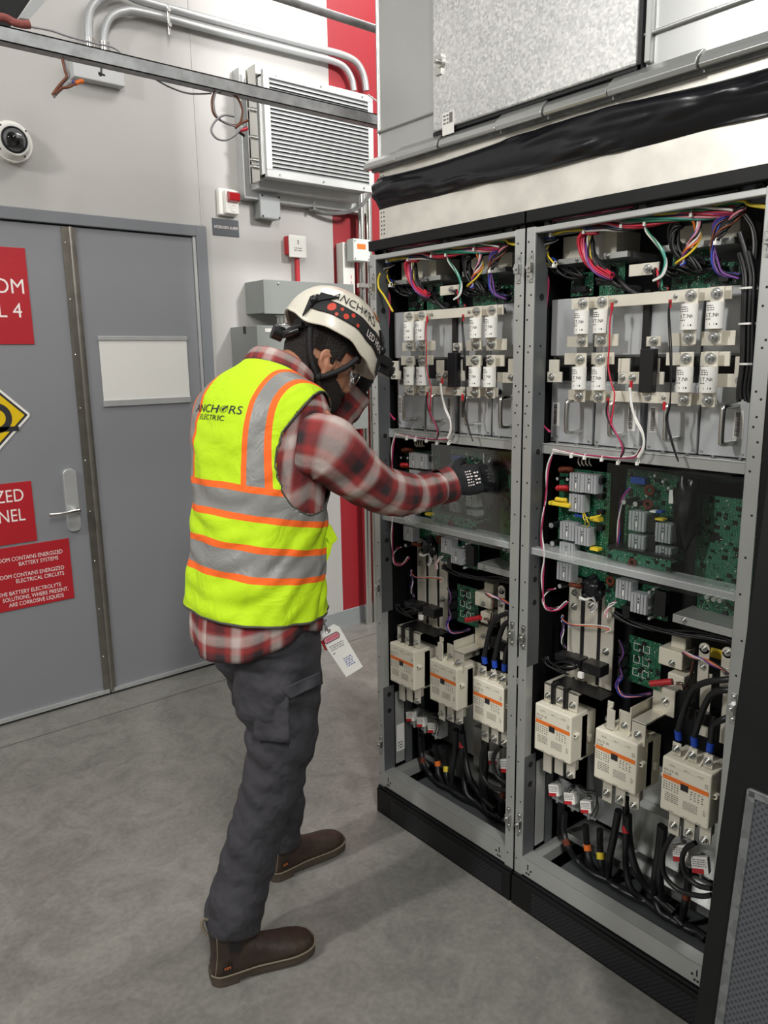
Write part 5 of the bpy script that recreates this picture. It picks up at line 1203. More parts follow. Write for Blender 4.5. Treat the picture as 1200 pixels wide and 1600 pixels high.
loom('teal and white pair hanging at the centre ' + R2, [(595, 140), (600, 190), (640, 240), (680, 300), (695, 350), (680, 410), (635, 440)], ['white', 'teal', 'white', 'green'], 0.0021, 0.004, 0.035, 13)
loom('pair of magenta wires through the top grommets ' + R2, [(140, 140, .03), (200, 125, .025), (330, 105, .025), (440, 85, .025), (535, 70, .03)], ['magenta', 'magenta', 'pink'], 0.0022, 0.0025, 0.02, 14)
loom('black sleeve through the right top grommets ' + R2, [(620, 55, .03), (700, 50, .02), (800, 40, .02), (900, 20, .02), (1060, -18, .03)], ['black', 'black', 'black'], 0.0045, 0.003, 0.02, 15)
loom('bunch of black plugs behind the looms at the upper left ' + R2, [(110, 290), (150, 370), (220, 400), (300, 400)], ['black']*8, 0.0035, 0.014, 0.075, 16)
loom('black sleeved loom crossing to the centre ' + R2, [(360, 440), (430, 435), (490, 460), (560, 490)], ['black']*4, 0.006, 0.008, 0.06, 17)
loom('bunch of black plugs behind the looms at the upper right ' + R2, [(700, 400), (780, 380), (870, 380), (960, 340)], ['black']*8, 0.003, 0.014, 0.08, 18)
loom('dark centre loom falling behind the small bus bar ' + R2, [(640, 380), (660, 430), (680, 480), (700, 470)], ['black', 'black', 'black', 'green', 'red'], 0.003, 0.008, 0.05, 19)
# grommets in the top plate
for k, (cu, cv) in enumerate(((135, 138), (535, 68), (620, 52), (1165, -22))):
    p = B(*c5(cu, cv), 0.033); o = reg(MB().torus(p, (1, 0, 0), 0.008, 0.004, 18, 8).cyl(p, p + V((0.004, 0, 0)), 0.008, 14).build('grommet', M['blackgloss'])); tag(o, '%s black rubber grommet in the top plate %s' % (('first', 'second', 'third', 'fourth')[k], R2), 'grommet')
loom('long magenta wire pair down the left side ' + R2, [(105, 385), (115, 450), (100, 600), (88, 760), (78, 950), (70, 1080), (90, 1150), (125, 1185)], ['magenta', 'magenta'], 0.0020, 0.0022, 0.06, 20)
for nm, pts, cols, rr_ in (('red sense wire from the upper bus bar down over the fuses ', [(432, 560), (422, 640), (420, 760), (412, 860), (430, 960), (440, 1000), (432, 1090), (425, 1150)], ['red'], .0019),
    ('black and red sense wire pair below the lower bus bar ', [(410, 1030), (405, 1090), (430, 1160), (470, 1225), (488, 1270), (475, 1310)], ['black', 'magenta'], .0022),
    ('white sense wires hanging from the centre bars ', [(518, 965), (525, 1040), (545, 1120), (580, 1190), (585, 1260), (560, 1310)], ['white', 'white', 'white'], .0022),
    ('thin black sense wire from the right of the upper bus bar ', [(717, 540), (710, 600), (718, 760), (720, 900), (715, 1050), (700, 1120), (730, 1240), (760, 1330)], ['black', 'black'], .0016)):
    loom(nm + R2, pts, cols, rr_, 0.003, 0.012, 21)
for k, (cu, cv, d_) in enumerate(((430, 560, .015), (717, 545, .015), (410, 1030, .015), (688, 1048, .015), (525, 945, .02))):
    p = B(*c5(cu, cv), d_); o = reg(MB().cyl(p + V((0, 0, 0.006)), p - V((0, 0, 0.012)), 0.0035, 10).build('crimp_terminal', M['redplastic'])); tag(o, '%s red crimp terminal on the bus bars %s' % (('first', 'second', 'third', 'fourth', 'fifth')[k], R2), 'terminal')
q6 = lambda cu, cv: (820 + cu/3.158, 680 + cv/3.158)
rd = loom('white and black wire run clipped under the steel shelf ' + R2, [(140, 72), (235, 90), (300, 100), (385, 105), (470, 112), (545, 105), (575, 60)], ['white', 'black', 'magenta', 'white'], 0.0019, 0.003, 0.03, 22, f=q6); ties(rd, [(235, 95), (300, 103), (385, 112), (465, 128), (560, 130)], f=q6, R0=0.005)
loom('white and magenta wire pair down the left of the middle bay ' + R2, [(140, 80), (110, 180), (100, 300), (90, 420), (85, 520), (95, 620), (85, 720), (88, 810), (110, 855), (160, 860), (210, 820)], ['white', 'magenta'], 0.0022, 0.003, 0.03, 23, 6, f=q6)
loom('black and white wire loop at the foot of the left board ' + R2, [(150, 760), (110, 770), (90, 810), (110, 850), (180, 850)], ['white', 'black', 'magenta'], 0.0018, 0.003, 0.035, 24, f=q6)
loom('purple and blue wires beside the centre board ' + R2, [(520, 260), (480, 320), (465, 400), (462, 480), (455, 575)], ['magenta', 'blue', 'white', 'purple'], 0.0016, 0.003, 0.09, 25, f=q6)
loom('black cables slung below the middle bay boards ' + R2, [(440, 880), (520, 920), (620, 950), (760, 975), (900, 990), (1030, 1020)], ['black']*5, 0.0035, 0.008, 0.08, 26, f=q6)
loom('pale connector wires at the bar tops ' + R2, [(270, 800), (300, 810), (330, 800), (350, 840), (330, 870)], ['white', 'grey', 'white', 'white'], 0.002, 0.005, 0.07, 27, f=q6)
loom('blue and white wires crossing the three rising bars ' + R2, [(190, 890), (185, 910), (230, 935), (330, 940), (420, 955), (400, 970)], ['blue', 'white', 'orange'], 0.0015, 0.004, 0.10, 28, f=q6)
loom('white ribbon of wires left of the lower centre board ' + R2, [(405, 900), (400, 870), (420, 840), (450, 825)], ['white', 'pink', 'white', 'purple'], 0.0018, 0.004, 0.06, 29, f=q6)
loom('purple and blue wires below the centre terminal blocks ' + R2, [(510, 260), (490, 300), (520, 345), (580, 350), (650, 345)], ['purple', 'blue', 'black', 'pink', 'blue'], 0.0016, 0.006, 0.08, 30, f=g7)
loom('black wires behind the terminal blocks ' + R2, [(500, 90), (520, 150), (505, 200), (520, 260)], ['black', 'black', 'purple'], 0.0018, 0.003, 0.085, 31, f=g7)
loom('orange and pink wires at the right of the lower bay ' + R2, [(800, 150), (850, 170), (900, 180), (950, 210), (1020, 250)], ['orange', 'purple', 'white', 'pink', 'black'], 0.0018, 0.006, 0.06, 32, f=g7)
loom('black wire nest on the thin board over the leftmost contactor ' + R2, [(155, 170), (170, 200), (230, 225), (300, 215), (260, 200), (200, 215), (260, 245)], ['black']*4, 0.0022, 0.008, 0.045, 33, f=g7)
loom('thin black wires around the sensors at the lower left ' + R2, [(260, 800), (300, 770), (340, 800), (390, 810), (400, 870), (380, 920)], ['black', 'black', 'black'], 0.0015, 0.006, 0.08, 34, f=g7)
loom('dark wires beside the cream block ' + R2, [(770, 290), (800, 300), (810, 330), (840, 250), (850, 180)], ['black', 'black', 'brown'], 0.0016, 0.004, 0.07, 35, f=g7)
loom('thin vertical wires at the far left of the lower bay ' + R2, [(240, 0), (235, 60), (245, 130)], ['black', 'white', 'purple', 'black'], 0.0014, 0.005, 0.10, 36, f=g7)
o = reg(MB().cyl(B(*g7(650, 295), .05), B(*g7(752, 285), .06), 0.008, 12).build('inline_fuse', M['redplastic'], bevel=0.002)); tag(o, 'small red labelled tube clipped at the centre ' + LOW, 'fuse')

NCOPY = len(CAB)
# ================================================================ THE LEFT CABINET: COPIES OF EVERYTHING ABOVE, 0.62 m FURTHER ALONG

for o in list(CAB):
    c = copy_tree(o, None, (0, 0.6215, 0))
    for key in ('label', 'group'):
        if key in c: c[key] = c[key].replace('right cabinet', 'left cabinet').replace('the right one of the pair', 'the left one of the pair')
# single things only in one of the cabinets
p = [B(*c5(*q_), 0.03) for q_ in ((1080, 60), (1110, 110), (1130, 180), (1140, 260), (1130, 320))]
strs = []
rr = random.Random(3)
for k in range(9):
    ph = k*0.7; off = V((0.012*math.cos(ph), 0.014*math.sin(ph*1.3), 0))
    P = [B(*c5(1085, 300), 0.05), B(*c5(1110, 400), 0.04), B(*c5(1110, 500), 0.035), B(*c5(1105, 650), 0.035), B(*c5(1100, 850), 0.035), B(*c5(1065+5*k, 970), 0.035), B(*c5(1062+7*k, 1025+(k % 3)*6), 0.035)]
    strs.append(('black', [q_ + off*(1.0 if i < 5 else 0.7) for i, q_ in enumerate(P)]))
r = wires('hanging_cable_bundle', 'thick bundle of folded black cables hanging at the right side of the right cabinet', 'cables', strs, 0.0045)
b = MB()
for cv in (475, 650, 848): pc = B(*c5(1108, cv), 0.035); b.next().loft([[pc + V((0.019*math.cos(t), 0.021*math.sin(t), dz)) for t in [2*math.pi*i/16 for i in range(16)]] for dz in (-0.002, 0.002)], cap=False)
b.builds('cable_tie', M['w_white'], r)
wires('side_wires', 'grey and black wires curving down from the top right of the right cabinet', 'wires', [('black', [B(*c5(*q_), .04) for q_ in ((1090, 110), (1130, 170), (1145, 250), (1140, 330))], .004), ('grey', [B(*c5(*q_), .045) for q_ in ((1080, 110), (1120, 170), (1132, 250), (1128, 320))], .003), ('black', [B(*c5(*q_), .04) for q_ in ((1060, 200), (1090, 300), (1110, 420))], .006)])
P = [at_x(u, v, FX+0.008) for u, v in ((594, 427), (591, 437), (592, 450), (600, 462), (608, 476), (614, 487))]
wires('loose_yellow_wire', 'loose yellow wire hanging at the left inside of the left cabinet', 'wires', [('yellow', P)], 0.0032)
o = None
a = at_x(604, 1145, FX+0.05); b_ = at_x(618, 1190, FX+0.05)
YL1 = YL + 0.6215
r = root('paper_label', 'white paper label on the bracket at the lower left of the left cabinet', 'label', (FX+0.075, YL1-0.006, 0.2));
MB().box((FX+0.058, YL1-0.0045, 0.215), (FX+0.094, YL1-0.0052, 0.315)).build('sheet', M['paper'], r)
mb = MB(); fn = lambda x_, z_: V((FX+0.060+x_, YL1-0.0056, 0.222+z_)); scribble(mb, fn, 0.003, 0.028, 0.0, 0.03, 3, seed=77); mb.build('print', M['ink'], r)

# ================================================================ LEANING DOOR PANEL AT THE RIGHT
# a removed cabinet door stands on the floor and leans back against the cabinets
x0 = 1.17
pb = at_x(1085, 1590, x0+0.012); pt_ = at_y(1144, 1150, pb.y)
sl = (pt_.x - pb.x)/(pt_.z - pb.z); xb = pb.x - sl*pb.z
Lh = 1.74; ez = V((sl, 0, 1)).normalized(); ey = V((0, 1, 0)); ex = ey.cross(ez)
O = V((xb, pb.y, 0.0)); Wd = 0.56
r = root('leaning_door_panel', 'black cabinet door with a grey perforated insert leaning at the right edge', 'cabinet door', O)
def lp(y, z, x=0): return O + ey*(-y) + ez*z + ex*x
def lbox(mb, y0, y1, z0, z1, t0, t1): return mb.prism([lp(y0, z0, t0), lp(y1, z0, t0), lp(y1, z1, t0), lp(y0, z1, t0)], ex*(t1-t0))
tl = at_x(1172, 1232, xb); 
def onpanel(u, v):
    d = ray(u, v); n_ = ex; t = (O - CAM).dot(n_)/d.dot(n_); p = CAM + d*t - O; return -p.dot(ey), p.dot(ez)
iy, iz = onpanel(1172, 1232); iy2, iz2 = onpanel(1122, 1600); iy = (iy+iy2)/2
s1 = 1 if ex.x > 0 else -1
lbox(MB(), 0, Wd, 0.004, Lh, 0.0, s1*0.03).build('frame', M['black'], r, bevel=0.003)
b = MB(); lbox(b, iy, Wd-0.05, 0.05, iz, -s1*0.004, 0); b.build('perforated_insert', M['perf'], r)
b = MB(); fwd = 0.012
for a_ in ((iy-0.003, iy+fwd, 0.05, iz), (iy, Wd-0.05, iz-fwd, iz+0.002)): lbox(b, *a_, -s1*0.007, 0)
b.build('insert_trim', M['rail'], r, bevel=0.001)
# dark neighbour cabinet beyond
o = MB().box((FX-0.002, 0.6975, 0), (FX+0.85, 0.10, 1.926)).build('neighbour_cabinet', M['black'], bevel=0.003); tag(o, 'plain black cabinet side standing right of the open cabinets', 'cabinet')

# ================================================================ THE WORKER
PHI = math.radians(7); G = V((math.cos(PHI), math.sin(PHI), 0)); RT = V((math.sin(PHI), -math.cos(PHI), 0)); UP3 = V((0, 0, 1))
TOR = [ # z, cx, cy, half width, half depth, squareness, forward tilt in degrees
 (0.800, 0.975, 1.712, .168, .148, 2.2, 0), (0.860, 0.975, 1.713, .172, .148, 2.2, 0), (0.925, 0.978, 1.715, .178, .147, 2.3, 3), (1.00, 0.985, 1.72, .176, .138, 2.3, 7), (1.12, 1.0, 1.728, .176, .132, 2.3, 11),
 (1.25, 1.02, 1.74, .188, .132, 2.3, 12), (1.36, 1.035, 1.75, .200, .130, 2.3, 12), (1.44, 1.05, 1.755, .203, .118, 2.4, 12), (1.485, 1.062, 1.757, .190, .102, 2.3, 12),
 (1.515, 1.080, 1.76, .150, .088, 2.2, 17), (1.530, 1.096, 1.762, .100, .080, 2, 26), (1.545, 1.110, 1.765, .076, .072, 2, 34), (1.560, 1.124, 1.767, .070, .068, 2, 38)]
def tor(t):          # Catmull interpolation of the torso table; t counts rows
    i = max(0, min(len(TOR)-2, int(t))); f = t - i; g_ = lambda k: TOR[max(0, min(len(TOR)-1, k))]
    return [0.5*((2*b) + (c-a)*f + (2*a-5*b+4*c-d)*f*f + (3*b-a-3*c+d)*f**3) for a, b, c, d in zip(g_(i-1), g_(i), g_(i+1), g_(i+2))]
def tor_t(z):
    for i in range(len(TOR)-1):
        if z <= TOR[i+1][0]: return i + (z - TOR[i][0])/(TOR[i+1][0]-TOR[i][0])
    return len(TOR)-1
def sp_(x, n): return math.copysign(abs(x)**(2/n), x)
def tsurf(th, t, off=0.0):
    z, cx, cy, a, b, n, ti = tor(t); ti = math.radians(ti); gt = G*math.cos(ti) - UP3*math.sin(ti)
    return V((cx, cy, z)) + RT*((a+off)*sp_(math.sin(th), n)) - gt*((b+off)*sp_(math.cos(th), n))
def lateral(p, t): z, cx, cy = tor(t)[:3]; return (p - V((cx, cy, z))).dot(RT)

# ---- body: one continuous surface (torso, limbs, hands, neck and head fused)
bd = MB()
bd.loft([[tsurf(2*math.pi*i/40, t, -0.02) for i in range(40)] for t in [1.7+0.35*k for k in range(28)]])
bd.ball((.99, 1.72, .885), .085, 20, 12, sc=(1.1, 1.55, 1.0))
def limb(mb, pts, rad, n=20, sub=6, mi=0, wr=0.0, seed=0, uv=False, flat=None, per=None, cap=True):
    P = smooth_path(pts, sub); m = len(P); fr = frames(P); rings = []; uvs = []; L = 0
    for k, (p, (t, a, b)) in enumerate(zip(P, fr)):
        s_ = k/(m-1)*(len(rad)-1); i = min(len(rad)-2, int(s_)); f = s_-i; f = f*f*(3-2*f); r_ = rad[i]*(1-f) + rad[i+1]*f; ring = []; ur = []
        if k: L += (P[k]-P[k-1]).length
        for j in range(n):
            an = 2*math.pi*j/n; d_ = a*math.cos(an) + b*math.sin(an); q_ = p + d_*r_
            if wr: q_ = q_ + d_*(wr*noise.noise(q_*9 + V((seed, 0, 0))) + wr*1.2*noise.noise(V((L*26 + an*0.6, an*0.5, seed))))
            ring.append(q_)
        rings.append(ring); uvs.append([(j/n*(per or 0.36), L) for j in range(n+1)])
    mb.loft(rings, mi, cap, uvs if uv else None); return rings
SH = V((1.085, 1.585, 1.415)); ELB = at_x(600, 768, 1.265); WRI = at_x(698, 757, 1.50)
KN = at_x(748, 747, 1.60)
HL = V((1.0, 1.82, 0.86)); KL = V((1.13, 1.85, 0.48)); AL = V((1.115, 1.875, 0.10))
rp = lambda u, v: near(u, v, (0.92, 1.63, 0.5))
LEGR = [rp(430, 1000), rp(437, 1087), rp(439, 1140), rp(430, 1200), rp(413, 1260), rp(390, 1335), rp(371, 1400), rp(366, 1448)]
SHL = V((0.985, 1.93, 1.42)); ELL = near(500, 676, (1.22, 1.94, 1.37)); WRL = near(556, 618, (1.36, 1.86, 1.47)); HNL = near(584, 580, (1.42, 1.84, 1.54))
limb(bd, [SH, (SH+ELB)/2 + V((0, -.005, 0)), ELB, (ELB+WRI)/2, WRI], [.055, .048, .040, .036, .026])
limb(bd, [SHL, (SHL+ELL)/2, ELL, (ELL+WRL)/2, WRL], [.055, .045, .038, .034, .026])
limb(bd, LEGR, [.09, .085, .07, .055, .05, .05, .04, .04]); limb(bd, [HL, (HL+KL)/2, KL, (KL+AL)/2, AL], [.08, .07, .055, .05, .04])
def hand(mb, w_, d_, nrm, s_, curl, sc_=1.0, inf=0.0, spread=0.08):
    d_ = V(d_).normalized(); nrm = V(nrm); nrm = (nrm - d_*nrm.dot(d_)).normalized(); s_ = V(s_); s_ = (s_ - d_*s_.dot(d_) - nrm*s_.dot(nrm)).normalized(); rings = []
    for x, hw, ht in ((-.03, .024, .019), (0, .026, .018), (.02, .034, .018), (.05, .042, .017), (.08, .043, .015), (.096, .040, .012)):
        rings.append([w_ + d_*x*sc_ + s_*((hw*sc_+inf)*math.cos(t)) + nrm*((ht*sc_+inf)*math.sin(t)) for t in [2*math.pi*i/20 for i in range(20)]])
    mb.loft(rings)
    for k, (o_, L_) in enumerate(((.031, .072), (.011, .080), (-.010, .074), (-.030, .058))):
        p = w_ + d_*.088*sc_ + s_*o_*sc_; a = 0.0; pts = [p - d_*.02, p]; cur = d_ + s_*(o_*spread*12)*0.3
        for seg, fr_ in enumerate((.45, .32, .23)):
            a += curl[k] * (0.75, 1.0, 0.8)[seg]; dd = (cur.normalized()*math.cos(a) - nrm*math.sin(a)); p = p + dd*L_*fr_*sc_*1.05; pts.append(p)
        limb(mb, pts, [.0105*sc_+inf, .0098*sc_+inf, .0092*sc_+inf, .0085*sc_+inf, .0066*sc_+inf], 10, 3)
    p = w_ + d_*.028*sc_ + s_*.028*sc_ - nrm*.006; pts = [p - s_*.012, p]; dd = (d_*.62 + s_*.7 - nrm*.35).normalized(); p = p + dd*.042*sc_; pts.append(p); dd = (d_*.8 + s_*.15 - nrm*.6).normalized(); p = p + dd*.034*sc_; pts.append(p)
    limb(mb, pts, [.013*sc_+inf, .0125*sc_+inf, .0105*sc_+inf, .008*sc_+inf], 10, 3)
dR = (KN - WRI); RH = dict(w_=WRI + dR.normalized()*0.012, d_=dR, nrm=(-.35, -.85, .35), s_=(0.1, 0.2, 1), curl=(.45, .55, .62, .7))
dL = (HNL - WRL); LH = dict(w_=WRL + dL.normalized()*0.01, d_=dL + V((0.0, 0, 0.02)), nrm=(.6, -.7, .1), s_=(-.5, -.3, .5), curl=(.55, .6, .65, .7))
hand(bd, **RH); hand(bd, **LH)

# head frame
HY, HP = math.radians(-19), math.radians(30)
F_ = V((math.cos(HY)*math.cos(HP), math.sin(HY)*math.cos(HP), -math.sin(HP))); L_ax = V((-math.sin(HY), math.cos(HY), 0)); U_ = F_.cross(L_ax).normalized()
EAR = near(511, 567, (1.217, 1.677, 1.561)); HO = EAR + L_ax*0.078
def hl(x, y, z): return HO + F_*x + L_ax*y + U_*z
HT = [(-.118, .062, .010, .022), (-.110, .084, .000, .040), (-.09, .094, -.012, .052), (-.06, .094, -.045, .062), (-.035, .092, -.078, .068), (-.005, .090, -.094, .073), (.02, .088, -.100, .076),
      (.045, .092, -.102, .077), (.075, .086, -.098, .075), (.10, .066, -.080, .064), (.118, .035, -.045, .040), (.123, .01, -.012, .012)]
def hrow(z):
    z = max(HT[0][0], min(HT[-1][0], z))
    for i in range(len(HT)-1):
        if z <= HT[i+1][0]:
            f = (z-HT[i][0])/(HT[i+1][0]-HT[i][0]); g_ = lambda k: HT[max(0, min(len(HT)-1, k))]
            return [0.5*((2*b)+(c-a)*f+(2*a-5*b+4*c-d)*f*f+(3*b-a-3*c+d)*f**3) for a, b, c, d in zip(g_(i-1), g_(i), g_(i+1), g_(i+2))]
def hsurf(th, z, off=0.0):       # th = 0 at the nose, negative towards the right ear
    _, fr_, bk, hw = hrow(z); cx = (fr_+bk)/2 if False else 0.0
    mid = (fr_ + bk)/2; rx = (fr_ - bk)/2; c, s_ = math.cos(th), math.sin(th)
    x = mid + (rx+off)*sp_(c, 2.25); y = (hw+off)*sp_(s_, 2.15)
    a = math.atan2(y, max(1e-4, x)) if x > 0 else 3
    nz = math.exp(-((z+.028)/.013)**2)*1.0 + (math.exp(-((z-.0)/.022)**2)*0.5 if z > -.028 else 0)
    x += 0.024*nz*math.exp(-(y/.0125)**2) if c > 0 else 0
    x -= 0.010*math.exp(-((z-.012)/.012)**2)*math.exp(-((abs(y)-.032)/.016)**2) if c > 0 else 0      # eye sockets
    x += 0.005*(math.exp(-((z+.054)/.006)**2) + math.exp(-((z+.066)/.006)**2))*math.exp(-(y/.02)**2) if c > 0 else 0       # lips
    return hl(x, y, z)
zz = [-.118 + .241*k/44 for k in range(45)]
bd.loft([[hsurf(2*math.pi*i/64, z) for i in range(64)] for z in zz])
nb = V((1.10, 1.765, 1.53)); limb(bd, [nb - V((.02, 0, .06)), nb, (nb + hl(-.03, 0, -.05))/2 + V((-.005, 0, .01)), hl(-.03, 0, -.04), hl(-.01, 0, 0.0)], [.066, .062, .058, .06, .05])
for s_ in (-1, 1):      # ears
    c = hl(-.002, s_*.080, .0); q_ = (F_*0.25 + L_ax*s_).normalized()
    rings = []
    bd.torus(c, q_, 0.021, 0.0058, 22, 8); bd.torus(c + U_*.009 - F_*.003, q_, 0.022, 0.0052, 22, 8); bd.ball(c - U_*.028 + F_*.004, 0.008, 10, 8); bd.ball(c - q_*0.004, 0.02, 12, 8, sc=(.6, .6, 1.2)); bd.ball(c + F_*.014 - U_*.004, 0.006, 8, 6)
person = bd.build('person', M['skin'])
tag(person, 'person in a yellow hi-vis vest, white helmet and plaid shirt leaning into the left cabinet', 'person')
rm = person.modifiers.new('fuse', 'REMESH'); rm.mode = 'VOXEL'; rm.voxel_size = 0.0032; rm.use_smooth_shade = True
sm = person.modifiers.new('soft', 'SMOOTH'); sm.iterations = 3; sm.factor = 0.5

def part(mb, name, m, parent=None, **k): return mb.build(name, m, parent or person, **k)
def patch(fn, us, ns, uvf=None, mask=None):
    mb = MB(); ix = {}; vs = []; fs = []; U = []; U2 = []
    def vid(i, j):
        if (i, j) not in ix: ix[(i, j)] = len(vs); vs.append(fn(us[i], ns[j]))
        return ix[(i, j)]
    for j in range(len(ns)-1):
        for i in range(len(us)-1):
            if mask and not mask((us[i]+us[i+1])/2, (ns[j]+ns[j+1])/2): continue
            q_ = [(i, j), (i+1, j), (i+1, j+1), (i, j+1)]; fs.append([vid(*k) for k in q_])
            if uvf: z_ = [uvf(us[a], ns[b]) for a, b in q_]; U.append([k[0] for k in z_]); U2.append([k[1] for k in z_])
    return mb.add(vs, fs, 0, U or None, U2 or None, smooth=True)
def weld(o, d=0.0003, thick=0, off=1):
    w_ = o.modifiers.new('weld', 'WELD'); w_.merge_threshold = d
    if thick: s_ = o.modifiers.new('thick', 'SOLIDIFY'); s_.thickness = thick; s_.offset = off
    return o
lsp = lambda a, b, n: [a + (b-a)*k/n for k in range(n+1)]

# ---- hair and beard
hr = patch(lambda th, z: hsurf(th, z, .007 + .002*noise.noise(V((th*9, z*90, 1)))), lsp(-math.pi, math.pi, 90), lsp(-.075, .10, 40),
           mask=lambda th, z: (abs(th) > 1.95 and z > -.075 + 0.02*(abs(th) < 2.3)) or (abs(th) > 1.25 and z > .020) or (z > .052 and abs(th) > 0.0) )
weld(part(hr, 'hair', M['hair']), thick=.002)
be = patch(lambda th, z: hsurf(th, z, .0065 + .002*noise.noise(V((th*12, z*120, 5)))), lsp(-2.1, 2.1, 90), lsp(-.117, .022, 40),
           mask=lambda th, z: (z < -.066 - 0.0*abs(th)) or (abs(th) > .62 and z < -.045 + .035*(abs(th)-.62)) or (abs(th) > 1.15 and z < -.01) or (1.42 < abs(th) < 1.75 and z < .022) or (abs(th) < .6 and -.052 < z < -.040))
weld(part(be, 'beard', M['beard']), thick=.002)
eb = MB()
for s_ in (-1, 1): eb.next().tube([hsurf(s_*.25, .030, .001), hsurf(s_*.45, .034, .001), hsurf(s_*.7, .030, .001)], 0.0035, 6)
eb.builds('eyebrow', M['hair'], person)
ey_ = MB()
for s_ in (-1, 1): ey_.next().ball(hsurf(s_*.42, .012, -.006), .010, 14, 10)
ey_.builds('eye', M['white'], person)
gl = MB()
for s_ in (-1, 1):
    c = hl(.104, s_*.034, .010); gl.torus(c, F_, .0225, .0011, 28, 6); gl.tube([hl(.103, s_*.057, .013), hl(.07, s_*.078, .014), hl(.01, s_*.082, .016), hl(-.008, s_*.081, .008)], .0012, 6)
gl.tube([hl(.104, -.012, .012), hl(.108, 0, .015), hl(.104, .012, .012)], .0012, 6)
g_o = part(gl, 'glasses', M['chrome']); lens = MB()
for s_ in (-1, 1): lens.next().cyl(hl(.104, s_*.034, .010), hl(.1045, s_*.034, .010), .0215, 28)
lens.builds('lens', M['glass'], g_o)

# ---- helmet
def hsh(th, s, off=0.0):        # th from the front, negative to the wearer's right; s = 0 rim .. 1 crown
    c, sn = math.cos(th), math.sin(th)
    TB = ((0, .036), (35, .040), (60, .058), (85, .078), (110, .077), (135, .066), (160, .078), (180, .084)); d = abs(math.degrees(math.atan2(sn, c))); rim = TB[-1][1]
    for (d0, r0), (d1, r1) in zip(TB, TB[1:]):
        if d0 <= d <= d1: f = (d-d0)/(d1-d0); f = f*f*(3-2*f); rim = r0 + (r1-r0)*f; break
    top = .206; a = s*math.pi/2; rr_ = math.cos(a)**0.82 if a < 1.5706 else 0; zz_ = rim + (top-rim)*math.sin(a)**1.05
    ax = (.148 if c > 0 else .142)*(1 + .05*max(0, c)**4*(1-s)**3); ay = .122
    ridge = .003*math.exp(-((abs(sn)-.45)/.10)**2)*s*(1-s)*4
    return hl(.000 + (ax+off+ridge)*rr_*c, (ay+off+ridge)*rr_*sn, zz_ + off*math.sin(a))
hb = patch(hsh, lsp(-math.pi, math.pi, 96), lsp(0, .995, 40))
helm = weld(part(hb, 'helmet', M['helmet']), thick=.006, off=-1)
rim = MB(); rim.tube([hsh(t, 0.0) for t in lsp(-math.pi, math.pi, 72)], .0035, 8, sub=1); part(rim, 'rim', M['helmet'], helm)
def band(s0, s1, t0, t1, off, n=60, taper=0): return patch(lambda th, s: hsh(th, s, off), lsp(t0, t1, n), lsp(s0, s1, 6))
weld(part(band(.17, .36, -2.45, 2.45, .0018), 'headlamp_band', M['strap'], helm), thick=.0015)
hfn = lambda th0, s0, lift: (lambda x, y: hsh(th0 + x/.125, s0 + y/.165, lift))
logo(hfn(-1.58, .41, .0022), .034, 0, 'lettering', helm, .0007)
mb = MB(); text_on(mb, 'LED HEADLAMP', hfn(-1.22, .215, .0048), .019, .0004, 'L', .95); part(mb, 'band_lettering', M['whiteink'], helm)
mb = MB()
for th, s, r_ in ((-2.05, .27, .010), (-1.85, .30, .004), (-1.72, .235, .0065), (-1.6, .30, .005), (-1.45, .21, .004), (-1.9, .20, .004)):
    mb.next().loft([[hsh(th + (r_*k*math.cos(t))/.12, s + (r_*k*math.sin(t))/.165, .0038) for t in lsp(0, 2*math.pi, 18)[:-1]] for k in (0.05, 1)], cap=False)
mb.builds('red_dot', M['redlight'], helm)
mb = MB()
for th in (-2.45, 2.45, -.55, .55):
    sgn = 1 if th > 0 else -1
    mb.next().ball(hsh(th, .27, .006), .012, 10, 8, sc=(1, 1, 1)); mb.prism([hsh(th, .36, .004), hsh(th + sgn*.10, .27, .004), hsh(th, .02, .004), hsh(th - sgn*.06, .20, .004)], hsh(th, .27, .01) - hsh(th, .27, .004))
    mb.prism([hsh(th - sgn*.02, .40, .004), hsh(th - sgn*.42*(1 if abs(th) > 1 else -.6), .43, .004), hsh(th - sgn*.05, .24, .004)], hsh(th, .27, .01) - hsh(th, .27, .004))
mb.builds('helmet_clip', M['blackgloss'], helm)
mb = MB(); c = hsh(0.0, .16, .018); mb.obox(c, F_*.018, L_ax*.033, U_*.022); mb.cyl(c + F_*.015, c + F_*.034, .017, 20); mb.obox(hsh(-.35, .2, .010), F_*.02, L_ax*.01, U_*.012); part(mb, 'headlamp', M['blackgloss'], helm, bevel=.003)
mb = patch(lambda th, s: hsh(th, s, .002), lsp(-.75, .3, 14), lsp(.60, .74, 6)); part(mb, 'orange_sticker', M['orange'], helm)
mb = MB()
for s_ in (-1, 1):
    def Y(y): return s_*y
    mb.next().tube([hl(-.085, Y(.092), .055), hl(-.055, Y(.09), .0), hl(-.012, Y(.086), -.045), hl(.03, Y(.068), -.085), hl(.05, Y(.03), -.118), hl(.052, 0, -.124)], .0075, 6)
    mb.tube([hl(.065, Y(.090), .050), hl(.045, Y(.090), .01), hl(.012, Y(.087), -.030), hl(-.008, Y(.086), -.046)], .008, 6)
    mb.ball(hl(-.008, Y(.088), -.046), .011, 10, 8)
mb.builds('chin_strap', M['strap'], helm)
mb = MB(); mb.tube([hl(-.10, .06, .04), hl(-.118, .04, .02), hl(-.124, 0, .015), hl(-.118, -.04, .02), hl(-.10, -.06, .04)], .010, 8); mb.cyl(hl(-.122, 0, .016), hl(-.150, 0, .012), .020, 16); mb.tube([hl(-.10, -.07, .055), hl(-.118, -.03, .03)], .008, 6); part(mb, 'ratchet_knob', M['blackgloss'], helm)

